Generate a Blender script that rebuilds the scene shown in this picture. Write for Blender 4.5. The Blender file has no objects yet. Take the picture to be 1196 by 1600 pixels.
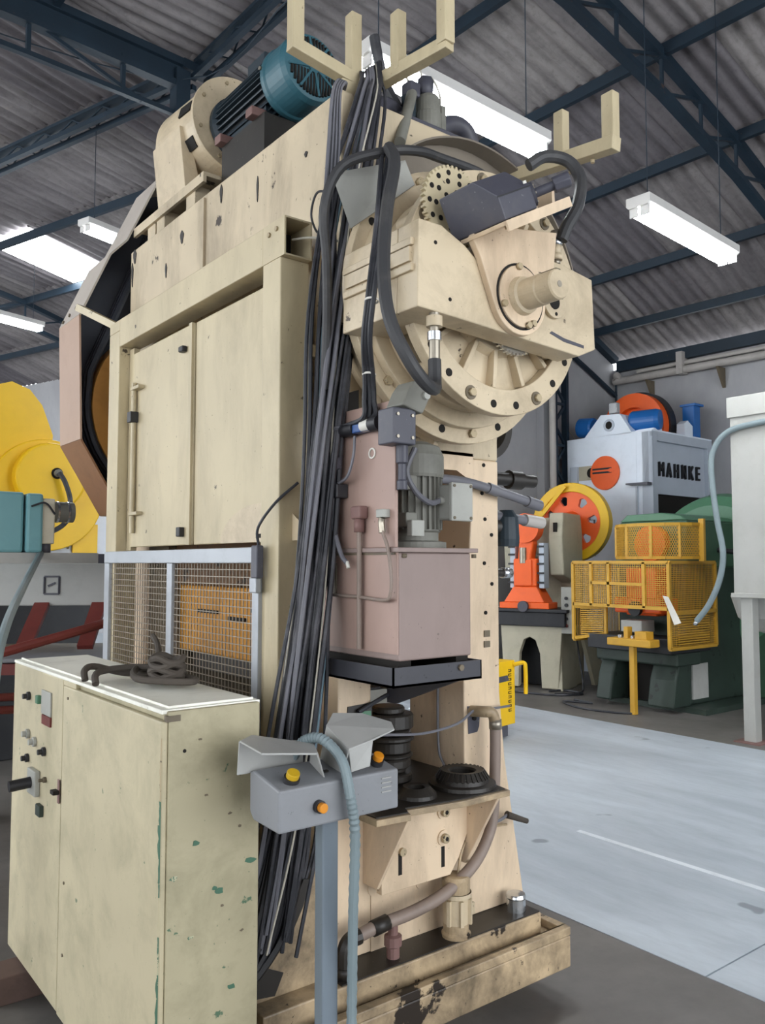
import bpy, bmesh, math, random
from mathutils import Vector, Matrix

random.seed(7)
PI = math.pi
scn = bpy.context.scene
COL = scn.collection

# ------------------------------------------------------------------ camera
cam_d = bpy.data.cameras.new('camera')
cam = bpy.data.objects.new('camera', cam_d)
COL.objects.link(cam)
scn.camera = cam
cam_d.sensor_fit = 'VERTICAL'
cam_d.sensor_height = 36.0
cam_d.lens = 36.0 * 1300.0 / 1600.0
cam_d.clip_end = 200
cam.location = (0, 0, 1.6)
YAW = math.radians(37.8)
PITCH = math.atan(80 / 1300.0)
cam.rotation_euler = (PI / 2 + PITCH, 0, -YAW)

# ------------------------------------------------------------------ world: even overcast daylight through the open sides of the hall
world = bpy.data.worlds.new('overcast')
scn.world = world
world.use_nodes = True
bgn = world.node_tree.nodes['Background']
bgn.inputs[0].default_value = (0.92, 0.96, 1.0, 1)
bgn.inputs[1].default_value = 1.0
scn.view_settings.view_transform = 'Standard'
scn.view_settings.look = 'None'
scn.view_settings.gamma = 1.0
scn.view_settings.use_curve_mapping = False
scn.view_settings.exposure = 2.4

# ------------------------------------------------------------------ materials
def _nt(name):
    m = bpy.data.materials.new(name)
    m.use_nodes = True
    nt = m.node_tree
    b = nt.nodes['Principled BSDF']
    return m, nt, b

def srgb(h):
    if isinstance(h, str):
        h = h.lstrip('#')
        c = [int(h[i:i + 2], 16) / 255 for i in (0, 2, 4)]
    else:
        c = list(h)
    return [((v + 0.055) / 1.055) ** 2.4 if v > 0.04045 else v / 12.92 for v in c] + [1.0]

def ramp(nt, fac, a, b, ca=(0, 0, 0, 1), cb=(1, 1, 1, 1)):
    r = nt.nodes.new('ShaderNodeValToRGB')
    r.color_ramp.elements[0].position = a
    r.color_ramp.elements[1].position = b
    r.color_ramp.elements[0].color = ca
    r.color_ramp.elements[1].color = cb
    nt.links.new(fac, r.inputs[0])
    return r.outputs[0]

def mixc(nt, fac, a, b, mode='MIX'):
    m = nt.nodes.new('ShaderNodeMix')
    m.data_type = 'RGBA'
    m.blend_type = mode
    for sock, v in ((m.inputs[0], fac), (m.inputs[6], a), (m.inputs[7], b)):
        if hasattr(v, 'links') or hasattr(v, 'is_linked'):
            nt.links.new(v, sock)
        else:
            sock.default_value = v
    return m.outputs[2]

def noise(nt, vec, scale, detail=3, rough=0.55, dist=0.0):
    n = nt.nodes.new('ShaderNodeTexNoise')
    n.inputs['Scale'].default_value = scale
    n.inputs['Detail'].default_value = detail
    n.inputs['Roughness'].default_value = rough
    n.inputs['Distortion'].default_value = dist
    nt.links.new(vec, n.inputs['Vector'])
    return n.outputs[0]

def coords(nt, stretch=(1, 1, 1)):
    tc = nt.nodes.new('ShaderNodeTexCoord')
    mp = nt.nodes.new('ShaderNodeMapping')
    mp.inputs['Scale'].default_value = stretch
    nt.links.new(tc.outputs['Object'], mp.inputs[0])
    return mp.outputs[0]

def paint(name, col, var=0.18, chip=None, chip_at=0.68, chip_scale=9, grime=0.35, grime_col='#3a332b',
          rough=0.5, metal=0.0, streak=False, bump=0.05, spec=0.4, var_scale=2.2, grime_at=0.62):
    m, nt, b = _nt(name)
    v = coords(nt)
    base = srgb(col)
    dark = [c * (1 - var) for c in base[:3]] + [1]
    lite = [min(1, c * (1 + var * 0.5)) for c in base[:3]] + [1]
    n1 = noise(nt, v, var_scale, 4)
    c = mixc(nt, ramp(nt, n1, 0.3, 0.7), dark, lite)
    if grime > 0:
        vs = coords(nt, (1.5, 1.5, 0.55)) if streak else v
        n2 = noise(nt, vs, 2.6 if streak else 5.5, 8, 0.68, 0.3)
        g = ramp(nt, n2, grime_at - 0.12, grime_at + 0.2, (0, 0, 0, 1), (grime, grime, grime, 1))
        c = mixc(nt, g, c, srgb(grime_col))
    n3 = noise(nt, v, chip_scale, 8, 0.62)
    if chip:
        n4 = ramp(nt, n3, chip_at, chip_at + 0.025)
        c = mixc(nt, n4, c, srgb(chip))
        n5 = noise(nt, v, chip_scale * 5.5, 3, 0.6)
        c = mixc(nt, ramp(nt, n5, 0.70, 0.73, (0, 0, 0, 1), (0.7, 0.7, 0.7, 1)), c, srgb(chip))
    nt.links.new(c, b.inputs['Base Color'])
    b.inputs['Roughness'].default_value = rough
    b.inputs['Metallic'].default_value = metal
    b.inputs['Specular IOR Level'].default_value = spec
    if bump:
        bp = nt.nodes.new('ShaderNodeBump')
        bp.inputs['Strength'].default_value = bump
        bp.inputs['Distance'].default_value = 0.01
        nt.links.new(n3, bp.inputs['Height'])
        nt.links.new(bp.outputs[0], b.inputs['Normal'])
    return m

def emis(name, col, strength):
    m, nt, b = _nt(name)
    b.inputs['Base Color'].default_value = (0.9, 0.9, 0.9, 1)
    b.inputs['Emission Color'].default_value = col
    b.inputs['Emission Strength'].default_value = strength
    return m

M = {}
M['cream'] = paint('cream_paint', '#c8b89c', 0.16, '#3b3128', 0.645, 7, 0.65, '#5d4d3a', 0.48, streak=True, bump=0.08, grime_at=0.57)
M['cream_clean'] = paint('cream_paint_clean', '#c2b494', 0.10, '#4a4034', 0.675, 14, 0.45, '#6d5e46', 0.42, streak=True, grime_at=0.58)
M['cream_front'] = paint('cream_paint_warm', '#dcc5a8', 0.10, '#3f3328', 0.665, 13, 0.55, '#6d5740', 0.45, streak=True, grime_at=0.57)
M['cream_dirty'] = paint('cream_paint_oily', '#bda685', 0.25, '#2a221b', 0.60, 7, 0.85, '#2c251e', 0.45, grime_at=0.50)
M['cream_gear'] = paint('cream_gear_paint', '#ccbb9e', 0.12, '#4a3c2e', 0.675, 15, 0.5, '#6a573e', 0.40, grime_at=0.56)
M['oil_and_shade'] = paint('oily_and_shaded_steel', '#2c2824', 0.4, '#6a655c', 0.70, 12, 0.5, '#15120f', 0.42)
M['shroud'] = paint('dusty_sheet_shroud', '#7d7468', 0.15, None, grime=0.4, grime_col='#4c463e', rough=0.6)
M['slide_brown'] = paint('brown_slide_paint', '#6d4c2c', 0.2, '#2a1c10', 0.6, 9, 0.6, '#2a1c10', 0.6)
M['hole'] = paint('dark_recess', '#17130f', 0.2, None, grime=0, rough=0.8, bump=0)  # near-black colour painted in for the shade inside holes and recesses
M['inner'] = paint('shaft_side_steel', '#6d6250', 0.25, '#29221b', 0.66, 6, 0.5, '#201b16', 0.55)
M['steel'] = paint('worn_steel', '#a29a8c', 0.25, None, grime=0.5, rough=0.35, metal=0.7, chip_scale=20)
M['bolt'] = paint('painted_bolt', '#b3a283', 0.25, '#4c4336', 0.6, 60, 0.3, '#4c4336', 0.4, metal=0.2)
M['chrome'] = paint('bright_steel', '#d0d2d4', 0.1, None, grime=0.1, rough=0.2, metal=0.9)
M['alu'] = paint('aluminium_profile', '#a9adb2', 0.12, None, grime=0.3, rough=0.42, metal=0.3)
M['cable'] = paint('black_cable', '#323338', 0.3, None, grime=0.6, grime_col='#77757a', rough=0.45, bump=0)
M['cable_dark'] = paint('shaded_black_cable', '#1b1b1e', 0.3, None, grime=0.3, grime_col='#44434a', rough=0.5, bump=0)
M['cable_grey'] = paint('dusty_grey_cable', '#6d6d74', 0.3, None, grime=0.4, grime_col='#7d7a72', rough=0.5, bump=0)
M['cable_blue'] = paint('blue_grey_cable', '#6f8894', 0.2, None, grime=0.4, rough=0.5, bump=0)
M['cable_white'] = paint('pale_cable', '#b9b4a6', 0.2, None, grime=0.4, rough=0.5, bump=0)
M['rubber'] = paint('black_rubber_hose', '#3a3a3c', 0.25, None, grime=0.5, grime_col='#6d6a64', rough=0.55, bump=0.03)
M['pipe_dusty'] = paint('dusty_brown_pipe', '#8a7a70', 0.2, None, grime=0.5, grime_col='#4c433b', rough=0.5)
M['pink'] = paint('dusty_pink_paint', '#a88d82', 0.14, '#5d4c44', 0.72, 10, 0.55, '#6c5a51', 0.5, streak=True)
M['pink_grey'] = paint('grey_pink_paint', '#8d7b75', 0.12, '#5b4d46', 0.74, 10, 0.4, '#655750', 0.45, streak=True)
M['motor_grey'] = paint('dusty_grey_motor', '#7b7a72', 0.2, None, grime=0.6, grime_col='#40403a', rough=0.6)
M['box_grey'] = paint('light_grey_box', '#a3a39c', 0.15, None, grime=0.4, grime_col='#57554e', rough=0.5)
M['slate'] = paint('dark_slate_paint', '#4a4a54', 0.15, '#7d7d80', 0.76, 14, 0.3, '#77736c', 0.45)
M['tray_dark'] = paint('dark_tray', '#3a3a40', 0.2, '#19191c', 0.66, 9, 0.4, '#1c1b1b', 0.42)
M['teal'] = paint('teal_motor_paint', '#35606c', 0.15, None, grime=0.35, grime_col='#1d2c33', rough=0.42)
M['teal_dark'] = paint('dark_motor_fins', '#26333c', 0.2, None, grime=0.4, grime_col='#121519', rough=0.5)
M['blue'] = paint('blue_valve', '#2d4f86', 0.15, None, grime=0.3, rough=0.4)
M['black_plastic'] = paint('black_plastic', '#26262a', 0.2, None, grime=0.4, grime_col='#55524d', rough=0.45)
M['ctrl_grey'] = paint('control_box_grey', '#84868a', 0.1, '#5a5c60', 0.75, 16, 0.35, '#5b5953', 0.5)
M['ctrl_cover'] = paint('control_cover_grey', '#a9a9a6', 0.1, None, grime=0.35, grime_col='#67645d', rough=0.45)
M['post_blue'] = paint('blue_grey_post', '#727d87', 0.15, '#4b5056', 0.7, 14, 0.4, '#4e5054', 0.45, streak=True)
M['conduit'] = paint('grey_conduit', '#7c8a8e', 0.12, None, grime=0.3, grime_col='#4f5658', rough=0.5)
M['btn_yellow'] = paint('yellow_button', '#c9a321', 0.1, None, grime=0.2, rough=0.4)
M['btn_orange'] = paint('orange_button', '#d98a1d', 0.1, None, grime=0.2, rough=0.4)
M['cab_green'] = paint('pale_green_cabinet', '#beb395', 0.10, '#66745c', 0.68, 13, 0.5, '#77735b', 0.5, bump=0.03, grime_at=0.56)
M['cab_side'] = paint('pale_green_cabinet_side', '#aea588', 0.10, '#4f6a52', 0.665, 16, 0.5, '#6d6a50', 0.52, bump=0.03, grime_at=0.56)
M['cab_chip'] = paint('green_undercoat', '#466b56', 0.2, '#b4b093', 0.58, 30, 0.3, '#2c4c40', 0.55)
M['cab_top'] = paint('brightened_cabinet_top', '#efeee2', 0.08, '#a5a28c', 0.66, 8, 0.5, '#97937e', 0.5)  # near-white colour stands in for light falling on the cabinet top
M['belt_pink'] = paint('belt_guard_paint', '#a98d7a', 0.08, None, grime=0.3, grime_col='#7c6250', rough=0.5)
M['belt_lit'] = paint('belt_guard_lit', '#b9b0a6', 0.06, None, grime=0.2, grime_col='#8a8078', rough=0.5)
M['belt_shaded'] = paint('belt_guard_shaded', '#8a6347', 0.12, None, grime=0.4, grime_col='#4c3322', rough=0.5)
M['ochre'] = paint('ochre_paint', '#b3803f', 0.15, None, grime=0.4, grime_col='#5e3d1c', rough=0.5)
M['orange_die'] = paint('orange_slide_paint', '#c98a2a', 0.15, '#4a3420', 0.66, 10, 0.5, '#54391a', 0.5)
M['belt_and_shade'] = paint('dark_belt_and_shade', '#2a2e38', 0.2, None, grime=0.3, rough=0.6)
M['rust_red'] = paint('rusty_brown_bracket', '#7d5f5a', 0.2, None, grime=0.5, rough=0.6)
M['wood'] = paint('weathered_timber', '#6f5a52', 0.2, None, grime=0.6, grime_col='#2d2522', rough=0.8)
M['rope'] = paint('dirty_cable_rope', '#4a433c', 0.3, None, grime=0.5, grime_col='#28231f', rough=0.8)
M['white_plate'] = paint('white_plate', '#d8d5cc', 0.06, None, grime=0.2, rough=0.5)
# background machines
M['bg_white'] = paint('pale_blue_machine_paint', '#e2ebf6', 0.05, None, grime=0.15, grime_col='#8a93a0', rough=0.4)
M['bg_white_dim'] = paint('dimmed_pale_machine_paint', '#b4bdc9', 0.06, None, grime=0.15, grime_col='#7a828e', rough=0.45)  # dimmer copy of the pale paint, shade of the side faces put into colour
M['bg_orange'] = paint('orange_machine_paint', '#ec601f', 0.08, None, grime=0.15, grime_col='#7d2c10', rough=0.4)
M['bg_yellow'] = paint('yellow_machine_paint', '#e9bb1c', 0.06, None, grime=0.12, grime_col='#8c6a10', rough=0.4)
M['guard_yellow'] = paint('yellow_guard_paint', '#c99a33', 0.10, None, grime=0.3, grime_col='#6d5118', rough=0.45)
M['bg_blue'] = paint('blue_motor_paint', '#1f62a8', 0.1, None, grime=0.15, grime_col='#12305a', rough=0.35)
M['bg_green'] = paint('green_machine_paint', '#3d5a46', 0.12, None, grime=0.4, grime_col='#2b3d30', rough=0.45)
M['bg_green_lit'] = paint('mid_green_machine_paint', '#507c60', 0.1, None, grime=0.3, grime_col='#37513f', rough=0.42)  # lit copy of the green paint, its light put into the colour
M['bg_green_dark'] = paint('dark_green_machine_paint', '#2f3c35', 0.2, '#1f2622', 0.62, 6, 0.5, '#1d2420', 0.5)
M['bg_cream'] = paint('putty_machine_paint', '#b3ad98', 0.1, None, grime=0.35, grime_col='#6d6757', rough=0.45)
M['bg_black'] = paint('dark_machine_steel', '#25262a', 0.3, None, grime=0.3, grime_col='#4c4a48', rough=0.5)
M['bg_red'] = paint('dark_red_steel', '#6e2f29', 0.2, None, grime=0.5, grime_col='#3a1d1a', rough=0.5)
M['bg_teal'] = paint('pale_teal_paint', '#6fa0a6', 0.1, None, grime=0.3, grime_col='#3f6a70', rough=0.45)
M['bg_beige'] = paint('beige_box_paint', '#cfc8b4', 0.08, None, grime=0.2, rough=0.5)
M['bg_machine_white'] = paint('white_machine_paint', '#d3d9e2', 0.05, None, grime=0.15, grime_col='#9097a3', rough=0.4)
M['beam_grey'] = paint('light_grey_beam_paint', '#a9a9a5', 0.08, None, grime=0.3, grime_col='#74736d', rough=0.5)
M['hopper'] = paint('off_white_hopper_paint', '#a8a8a3', 0.08, '#8a7d6f', 0.72, 9, 0.35, '#8c867a', 0.55)
M['pvc'] = paint('grey_wall_pipe', '#b0aba6', 0.08, None, grime=0.4, grime_col='#6d6862', rough=0.5)
M['truss'] = paint('dark_blue_roof_steel', '#1b2b38', 0.25, '#4a3a34', 0.70, 6, 0.4, '#12202c', 0.55)
M['lamp_white'] = paint('lamp_housing_white', '#c9c7c4', 0.05, None, grime=0.2, grime_col='#8b8782', rough=0.5)
M['lamp_tube'] = emis('lit_tube', (0.92, 0.97, 1.0, 1), 16)
M['skylight'] = emis('daylight_panel', (0.93, 0.97, 1.0, 1), 5.0)
M['letter_black'] = paint('black_letters', '#15161a', 0.1, None, grime=0, rough=0.4, bump=0)

def concrete(name, col, dark, streak=(1, 1, 1), scale=1.2, spots=True, amount=0.6):
    m, nt, b = _nt(name)
    v = coords(nt, streak)
    v0 = coords(nt)
    n1 = noise(nt, v, scale, 7, 0.62, 0.4)
    c = mixc(nt, ramp(nt, n1, 0.36, 0.66, (0, 0, 0, 1), (amount, amount, amount, 1)), srgb(col), srgb(dark))
    n2 = noise(nt, v, scale * 9, 6, 0.7)
    c = mixc(nt, ramp(nt, n2, 0.45, 0.8, (0, 0, 0, 1), (0.35, 0.35, 0.35, 1)), c, srgb(dark))
    if spots:
        n3 = noise(nt, v0, 3.1, 2, 0.4)
        c = mixc(nt, ramp(nt, n3, 0.735, 0.76, (0, 0, 0, 1), (0.55, 0.55, 0.55, 1)), c, srgb('#4c5158'))
    nt.links.new(c, b.inputs['Base Color'])
    b.inputs['Roughness'].default_value = 0.5
    b.inputs['Specular IOR Level'].default_value = 0.35
    bp = nt.nodes.new('ShaderNodeBump')
    bp.inputs['Strength'].default_value = 0.06
    bp.inputs['Distance'].default_value = 0.01
    nt.links.new(n2, bp.inputs['Height'])
    nt.links.new(bp.outputs[0], b.inputs['Normal'])
    return m
M['floor'] = concrete('raw_concrete', '#77736f', '#4c4946', spots=False)
M['walkway'] = concrete('pale_walkway_paint', '#bcc4cb', '#8d959d', (2.2, 0.5, 1), 1.1)
M['wall'] = concrete('grey_render', '#a9a9ab', '#8f8f93', (1, 1, 0.5), 0.8, False)
M['white_line'] = paint('white_floor_line', '#d9dee2', 0.1, None, grime=0.3, rough=0.5)

def fibre_cement(name, rnd=True):
    m, nt, b = _nt(name)
    v = coords(nt)
    oi = nt.nodes.new('ShaderNodeObjectInfo')
    c0 = ramp(nt, oi.outputs['Random'], 0.0, 1.0, srgb('#706c70'), srgb('#95908f'))
    n1 = noise(nt, coords(nt, (0.5, 2.5, 1)), 1.6, 6, 0.65)
    c = mixc(nt, ramp(nt, n1, 0.42, 0.75, (0, 0, 0, 1), (0.75, 0.75, 0.75, 1)), c0, srgb('#3a3639'))
    n2 = noise(nt, v, 14, 5, 0.7)
    c = mixc(nt, ramp(nt, n2, 0.5, 0.8, (0, 0, 0, 1), (0.35, 0.35, 0.35, 1)), c, srgb('#2e2b2e'))
    nt.links.new(c, b.inputs['Base Color'])
    b.inputs['Roughness'].default_value = 0.85
    b.inputs['Specular IOR Level'].default_value = 0.15
    return m
M['roof'] = fibre_cement('weathered_fibre_cement')

# ------------------------------------------------------------------ geometry helpers
def catmull(pts, sub=6):
    P = [Vector(p) for p in pts]
    if len(P) < 3 or sub < 2:
        return P
    out = []
    for i in range(len(P) - 1):
        p0 = P[i - 1] if i > 0 else P[i] * 2 - P[i + 1]
        p1, p2 = P[i], P[i + 1]
        p3 = P[i + 2] if i + 2 < len(P) else P[i + 1] * 2 - P[i]
        for k in range(sub):
            t = k / sub
            out.append(0.5 * ((2 * p1) + (p2 - p0) * t + (2 * p0 - 5 * p1 + 4 * p2 - p3) * t * t + (3 * p1 - p0 - 3 * p2 + p3) * t ** 3))
    out.append(P[-1])
    return out

def frame(d):
    d = d.normalized()
    a = Vector((0, 0, 1)) if abs(d.z) < 0.9 else Vector((1, 0, 0))
    u = d.cross(a).normalized()
    return u, d.cross(u).normalized()

class MB:
    def __init__(s):
        s.v = []; s.f = []; s.sm = []
    def add(s, vs, fs, smooth=False):
        o = len(s.v)
        s.v += [tuple(p) for p in vs]
        s.f += [tuple(i + o for i in f) for f in fs]
        s.sm += [smooth] * len(fs)
        return s
    def box(s, x0, x1, y0, y1, z0, z1):
        vs = [(x, y, z) for x in (x0, x1) for y in (y0, y1) for z in (z0, z1)]
        return s.add(vs, [(0, 1, 3, 2), (4, 6, 7, 5), (0, 4, 5, 1), (2, 3, 7, 6), (0, 2, 6, 4), (1, 5, 7, 3)])
    def bar(s, p0, p1, w, h, up=(0, 0, 1)):
        p0, p1 = Vector(p0), Vector(p1)
        d = (p1 - p0).normalized()
        u = Vector(up)
        if abs(d.dot(u)) > 0.98:
            u = Vector((1, 0, 0))
        a = d.cross(u).normalized() * (w / 2)
        b = a.cross(d).normalized() * (h / 2)
        vs = []
        for p in (p0, p1):
            vs += [p + a + b, p - a + b, p - a - b, p + a - b]
        return s.add(vs, [(0, 1, 2, 3), (7, 6, 5, 4), (0, 4, 5, 1), (1, 5, 6, 2), (2, 6, 7, 3), (3, 7, 4, 0)])
    def prism(s, poly, axis, a0, a1):
        def mk(u, v, w):
            return {'x': (w, u, v), 'y': (u, w, v), 'z': (u, v, w)}[axis]
        n = len(poly)
        vs = [mk(u, v, a0) for u, v in poly] + [mk(u, v, a1) for u, v in poly]
        fs = [tuple(range(n)), tuple(range(2 * n - 1, n - 1, -1))]
        fs += [(i, (i + 1) % n, n + (i + 1) % n, n + i) for i in range(n)]
        return s.add(vs, fs)
    def loft(s, poly0, poly1):
        n = len(poly0)
        fs = [tuple(range(n)), tuple(range(2 * n - 1, n - 1, -1))]
        fs += [(i, (i + 1) % n, n + (i + 1) % n, n + i) for i in range(n)]
        return s.add(list(poly0) + list(poly1), fs)
    def cyl(s, p0, p1, r0, r1=None, n=20, cap=True):
        r1 = r0 if r1 is None else r1
        p0, p1 = Vector(p0), Vector(p1)
        u, w = frame(p1 - p0)
        vs = []
        for p, r in ((p0, r0), (p1, r1)):
            for k in range(n):
                t = 2 * PI * k / n
                vs.append(p + (u * math.cos(t) + w * math.sin(t)) * r)
        s.add(vs, [(k, (k + 1) % n, n + (k + 1) % n, n + k) for k in range(n)], True)
        if cap:
            s.add(vs, [tuple(range(n - 1, -1, -1)), tuple(range(n, 2 * n))])
        return s
    def lathe(s, prof, o, ax, n=32, closed=False, a0=0, a1=2 * PI, smooth=True):
        o, ax = Vector(o), Vector(ax).normalized()
        u, w = frame(ax)
        full = abs(a1 - a0 - 2 * PI) < 1e-6
        m = n if full else n + 1
        vs = []
        for k in range(m):
            t = a0 + (a1 - a0) * k / n
            d = u * math.cos(t) + w * math.sin(t)
            for r, h in prof:
                vs.append(o + ax * h + d * r)
        q = len(prof)
        segs = q if closed else q - 1
        fs = []
        for k in range(n):
            k2 = (k + 1) % m
            for i in range(segs):
                j = (i + 1) % q
                fs.append((k * q + i, k * q + j, k2 * q + j, k2 * q + i))
        # every profile step gets its own vertices so that edges stay crisp
        for f in fs:
            s.add([vs[i] for i in f], [(0, 1, 2, 3)], False)
        return s
    def ring(s, o, ax, r0, r1, h0, h1, n=40, a0=0, a1=2 * PI):
        s.lathe([(r0, h0), (r1, h0), (r1, h1), (r0, h1)], o, ax, n, True, a0, a1)
        return s
    def disc(s, o, ax, r, h0, h1, n=40):
        o, ax = Vector(o), Vector(ax).normalized()
        return s.cyl(o + ax * h0, o + ax * h1, r, None, n)
    def tube(s, pts, r, n=8, sub=6, cap=True):
        P = catmull(pts, sub)
        d0 = (P[1] - P[0]).normalized()
        u, w = frame(d0)
        vs = []
        prev = d0
        for i, p in enumerate(P):
            d = (P[min(i + 1, len(P) - 1)] - P[max(i - 1, 0)])
            d = d.normalized() if d.length > 1e-9 else prev
            q = prev.rotation_difference(d)
            u = q @ u; w = q @ w
            prev = d
            rr = r(i / (len(P) - 1)) if callable(r) else r
            for k in range(n):
                t = 2 * PI * k / n
                vs.append(p + (u * math.cos(t) + w * math.sin(t)) * rr)
        L = len(P)
        s.add(vs, [(i * n + k, i * n + (k + 1) % n, (i + 1) * n + (k + 1) % n, (i + 1) * n + k) for i in range(L - 1) for k in range(n)], True)
        if cap:
            s.add(vs, [tuple(range(n - 1, -1, -1)), tuple(range((L - 1) * n, L * n))])
        return s
    def hexbolt(s, o, ax, r, h):
        return s.cyl(Vector(o), Vector(o) + Vector(ax).normalized() * h, r, None, 6)
    def xf(s, mat):
        s.v = [tuple(mat @ Vector(p)) for p in s.v]
        return s
    def build(s, name, mat, parent=None, bevel=0.0, smooth_all=False):
        off = Vector((0, 0, 0))
        if parent is not None:
            r = parent
            while r.parent is not None:
                r = r.parent
            if r.get('_w'):
                off = Vector(r.location)
        me = bpy.data.meshes.new(name)
        me.from_pydata([tuple(Vector(p) - off) for p in s.v], [], s.f)
        bm = bmesh.new()
        bm.from_mesh(me)
        for fc, sm in zip(bm.faces, s.sm):
            fc.smooth = sm or smooth_all
        bmesh.ops.remove_doubles(bm, verts=bm.verts, dist=1e-5)
        bmesh.ops.recalc_face_normals(bm, faces=bm.faces)
        for e in bm.edges:
            if len(e.link_faces) == 2 and e.calc_face_angle(0) > 0.6:
                e.smooth = False
        bm.to_mesh(me)
        bm.free()
        me.materials.append(M[mat] if isinstance(mat, str) else mat)
        o = bpy.data.objects.new(name, me)
        COL.objects.link(o)
        if parent is not None:
            o.parent = parent
        if bevel:
            md = o.modifiers.new('bevel', 'BEVEL')
            md.width = bevel
            md.segments = 2
            md.limit_method = 'ANGLE'
            md.angle_limit = 0.7
            md.harden_normals = False
        return o

def thing(name, label, cat, loc=(0, 0, 0), rotz=0.0, group=None, world=False):
    o = bpy.data.objects.new(name, None)
    COL.objects.link(o)
    o.location = loc
    o.rotation_euler = (0, 0, rotz)
    o['label'] = label
    o['category'] = cat
    o.empty_display_size = 0.1
    if group:
        o['group'] = group
    if world:
        o['_w'] = 1
    return o

def tag(o, label, cat, group=None, kind=None):
    o['label'] = label
    if cat:
        o['category'] = cat
    if group:
        o['group'] = group
    if kind:
        o['kind'] = kind
    return o

def struct(name, label, loc=(0, 0, 0), rotz=0.0, cat=None):
    o = bpy.data.objects.new(name, None)
    COL.objects.link(o)
    o.location = loc
    o.rotation_euler = (0, 0, rotz)
    o['label'] = label
    o['kind'] = 'structure'
    if cat:
        o['category'] = cat
    return o

def copy_obj(src, parent, loc=None, rot=None):
    c = src.copy()
    COL.objects.link(c)
    c.parent = parent
    if loc is not None:
        c.location = loc
    if rot is not None:
        c.rotation_euler = rot
    return c
# ================================================================== THE HALL
BR = math.radians(2.4)            # the hall stands slightly askew to the big press
WR = math.radians(18.9)           # the second hall behind it is turned further

fl = MB().box(-9, 3.03, -7, 30, -0.12, 0).build('floor', 'floor')
tag(fl, 'dark grey raw concrete floor around the big press', 'floor', kind='structure')
fl2 = MB().box(7.0, 13.5, -7, 30, -0.12, 0).build('floor', 'floor')
tag(fl2, 'dark grey concrete floor under the machines along the wall', 'floor', kind='structure')
wk = struct('floor', 'pale blue-grey painted walkway across the hall', cat='walkway')
for i, (y0, y1) in enumerate(((-7, -0.2), (-0.2, 1.86), (1.86, 7.9), (7.9, 14), (14, 30))):
    MB().box(3.03, 7.0, y0 + 0.004, y1 - 0.004, -0.12, 0.003).build('slab', 'walkway', wk)
ln = MB().box(4.02, 4.06, -4, 3.3, 0.003, 0.0045).build('trim_1', 'white_line')
tag(ln, 'thin worn white line painted along the walkway', 'floor line', kind='structure')

# arched roof: purlin positions across the hall (x, z)
PURL = [(-6.5, 6.2), (-5.0, 6.55), (-3.5, 6.8), (-2.0, 6.95), (-0.45, 7.05), (1.1, 7.08), (2.6, 7.06), (4.14, 7.01), (5.7, 6.90),
        (7.21, 6.63), (8.69, 6.26), (10.2, 5.76), (11.25, 5.33), (12.05, 4.98)]
def sheet_mesh(w, ln_, waves=6, per=6, amp=0.024, t=0.006):
    n = waves * per
    vs, fs = [], []
    for j, x in enumerate((0, ln_)):
        for k in range(n + 1):
            y = w * k / n
            z = amp * math.cos(2 * PI * waves * k / n)
            vs.append((x, y, z))
    for k in range(n):
        fs.append((k, k + 1, n + 2 + k, n + 1 + k))
    me = bpy.data.meshes.new('roof_sheet')
    me.from_pydata(vs, [], fs)
    for p in me.polygons:
        p.use_smooth = True
    me.materials.append(M['roof'])
    return me

def roof(root, purl, y0, y1, sw, skip=()):
    for i in range(len(purl) - 1):
        (xa, za), (xb, zb) = purl[i], purl[i + 1]
        L = math.hypot(xb - xa, zb - za)
        ang = math.atan2(za - zb, xb - xa)
        me = sheet_mesh(sw + 0.05, L + 0.14)
        ny = int(round((y1 - y0) / sw))
        for j in range(ny):
            if (i, j) in skip:
                continue
            o = bpy.data.objects.new('roof_sheet', me)
            COL.objects.link(o)
            o.parent = root
            o.location = (xa, y0 + j * sw, za + 0.10 + 0.012 * (j % 2))
            o.rotation_euler = (0, ang, 0)

ceil = struct('ceiling', 'arched roof of weathered grey corrugated fibre-cement sheets', rotz=BR, cat='roof')
roof(ceil, PURL, -6.0, 8.15, 14.15 / 13)

def purlin(name, label, x, z, y0, y1, rz, h=0.11, w=0.06, lattice=False):
    r = struct(name, label, rotz=rz, cat='purlin')
    if not lattice:
        b = MB()
        b.box(x - w / 2, x + w / 2, y0, y1, z + 0.055, z + 0.067)
        b.box(x - w / 2, x - w / 2 + 0.006, y0, y1, z - h + 0.067, z + 0.055)
        b.box(x - w / 2, x + w / 2, y0, y1, z - h + 0.055, z - h + 0.067)
        b.build('channel', 'truss', r)
    else:
        MB().box(x - 0.07, x + 0.07, y0, y1, z + 0.02, z + 0.06).build('top_flange', 'truss', r)
        MB().box(x - 0.11, x - 0.05, y0, y1, z - 0.18, z - 0.12).build('bottom_flange', 'truss', r)
        MB().box(x + 0.05, x + 0.11, y0, y1, z - 0.18, z - 0.12).build('bottom_flange', 'truss', r)
        n = int((y1 - y0) / 0.28)
        web = MB()
        for k in range(n):
            ya = y0 + k * 0.28
            for sx in (-1, 1):
                za, zb = (z + 0.02, z - 0.14) if k % 2 else (z - 0.14, z + 0.02)
                web.bar((x + sx * (0.03 if za > z else 0.08), ya, za), (x + sx * (0.03 if zb > z else 0.08), ya + 0.28, zb), 0.016, 0.016)
        web.build('lattice_web', 'truss', r)
    return r

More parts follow.
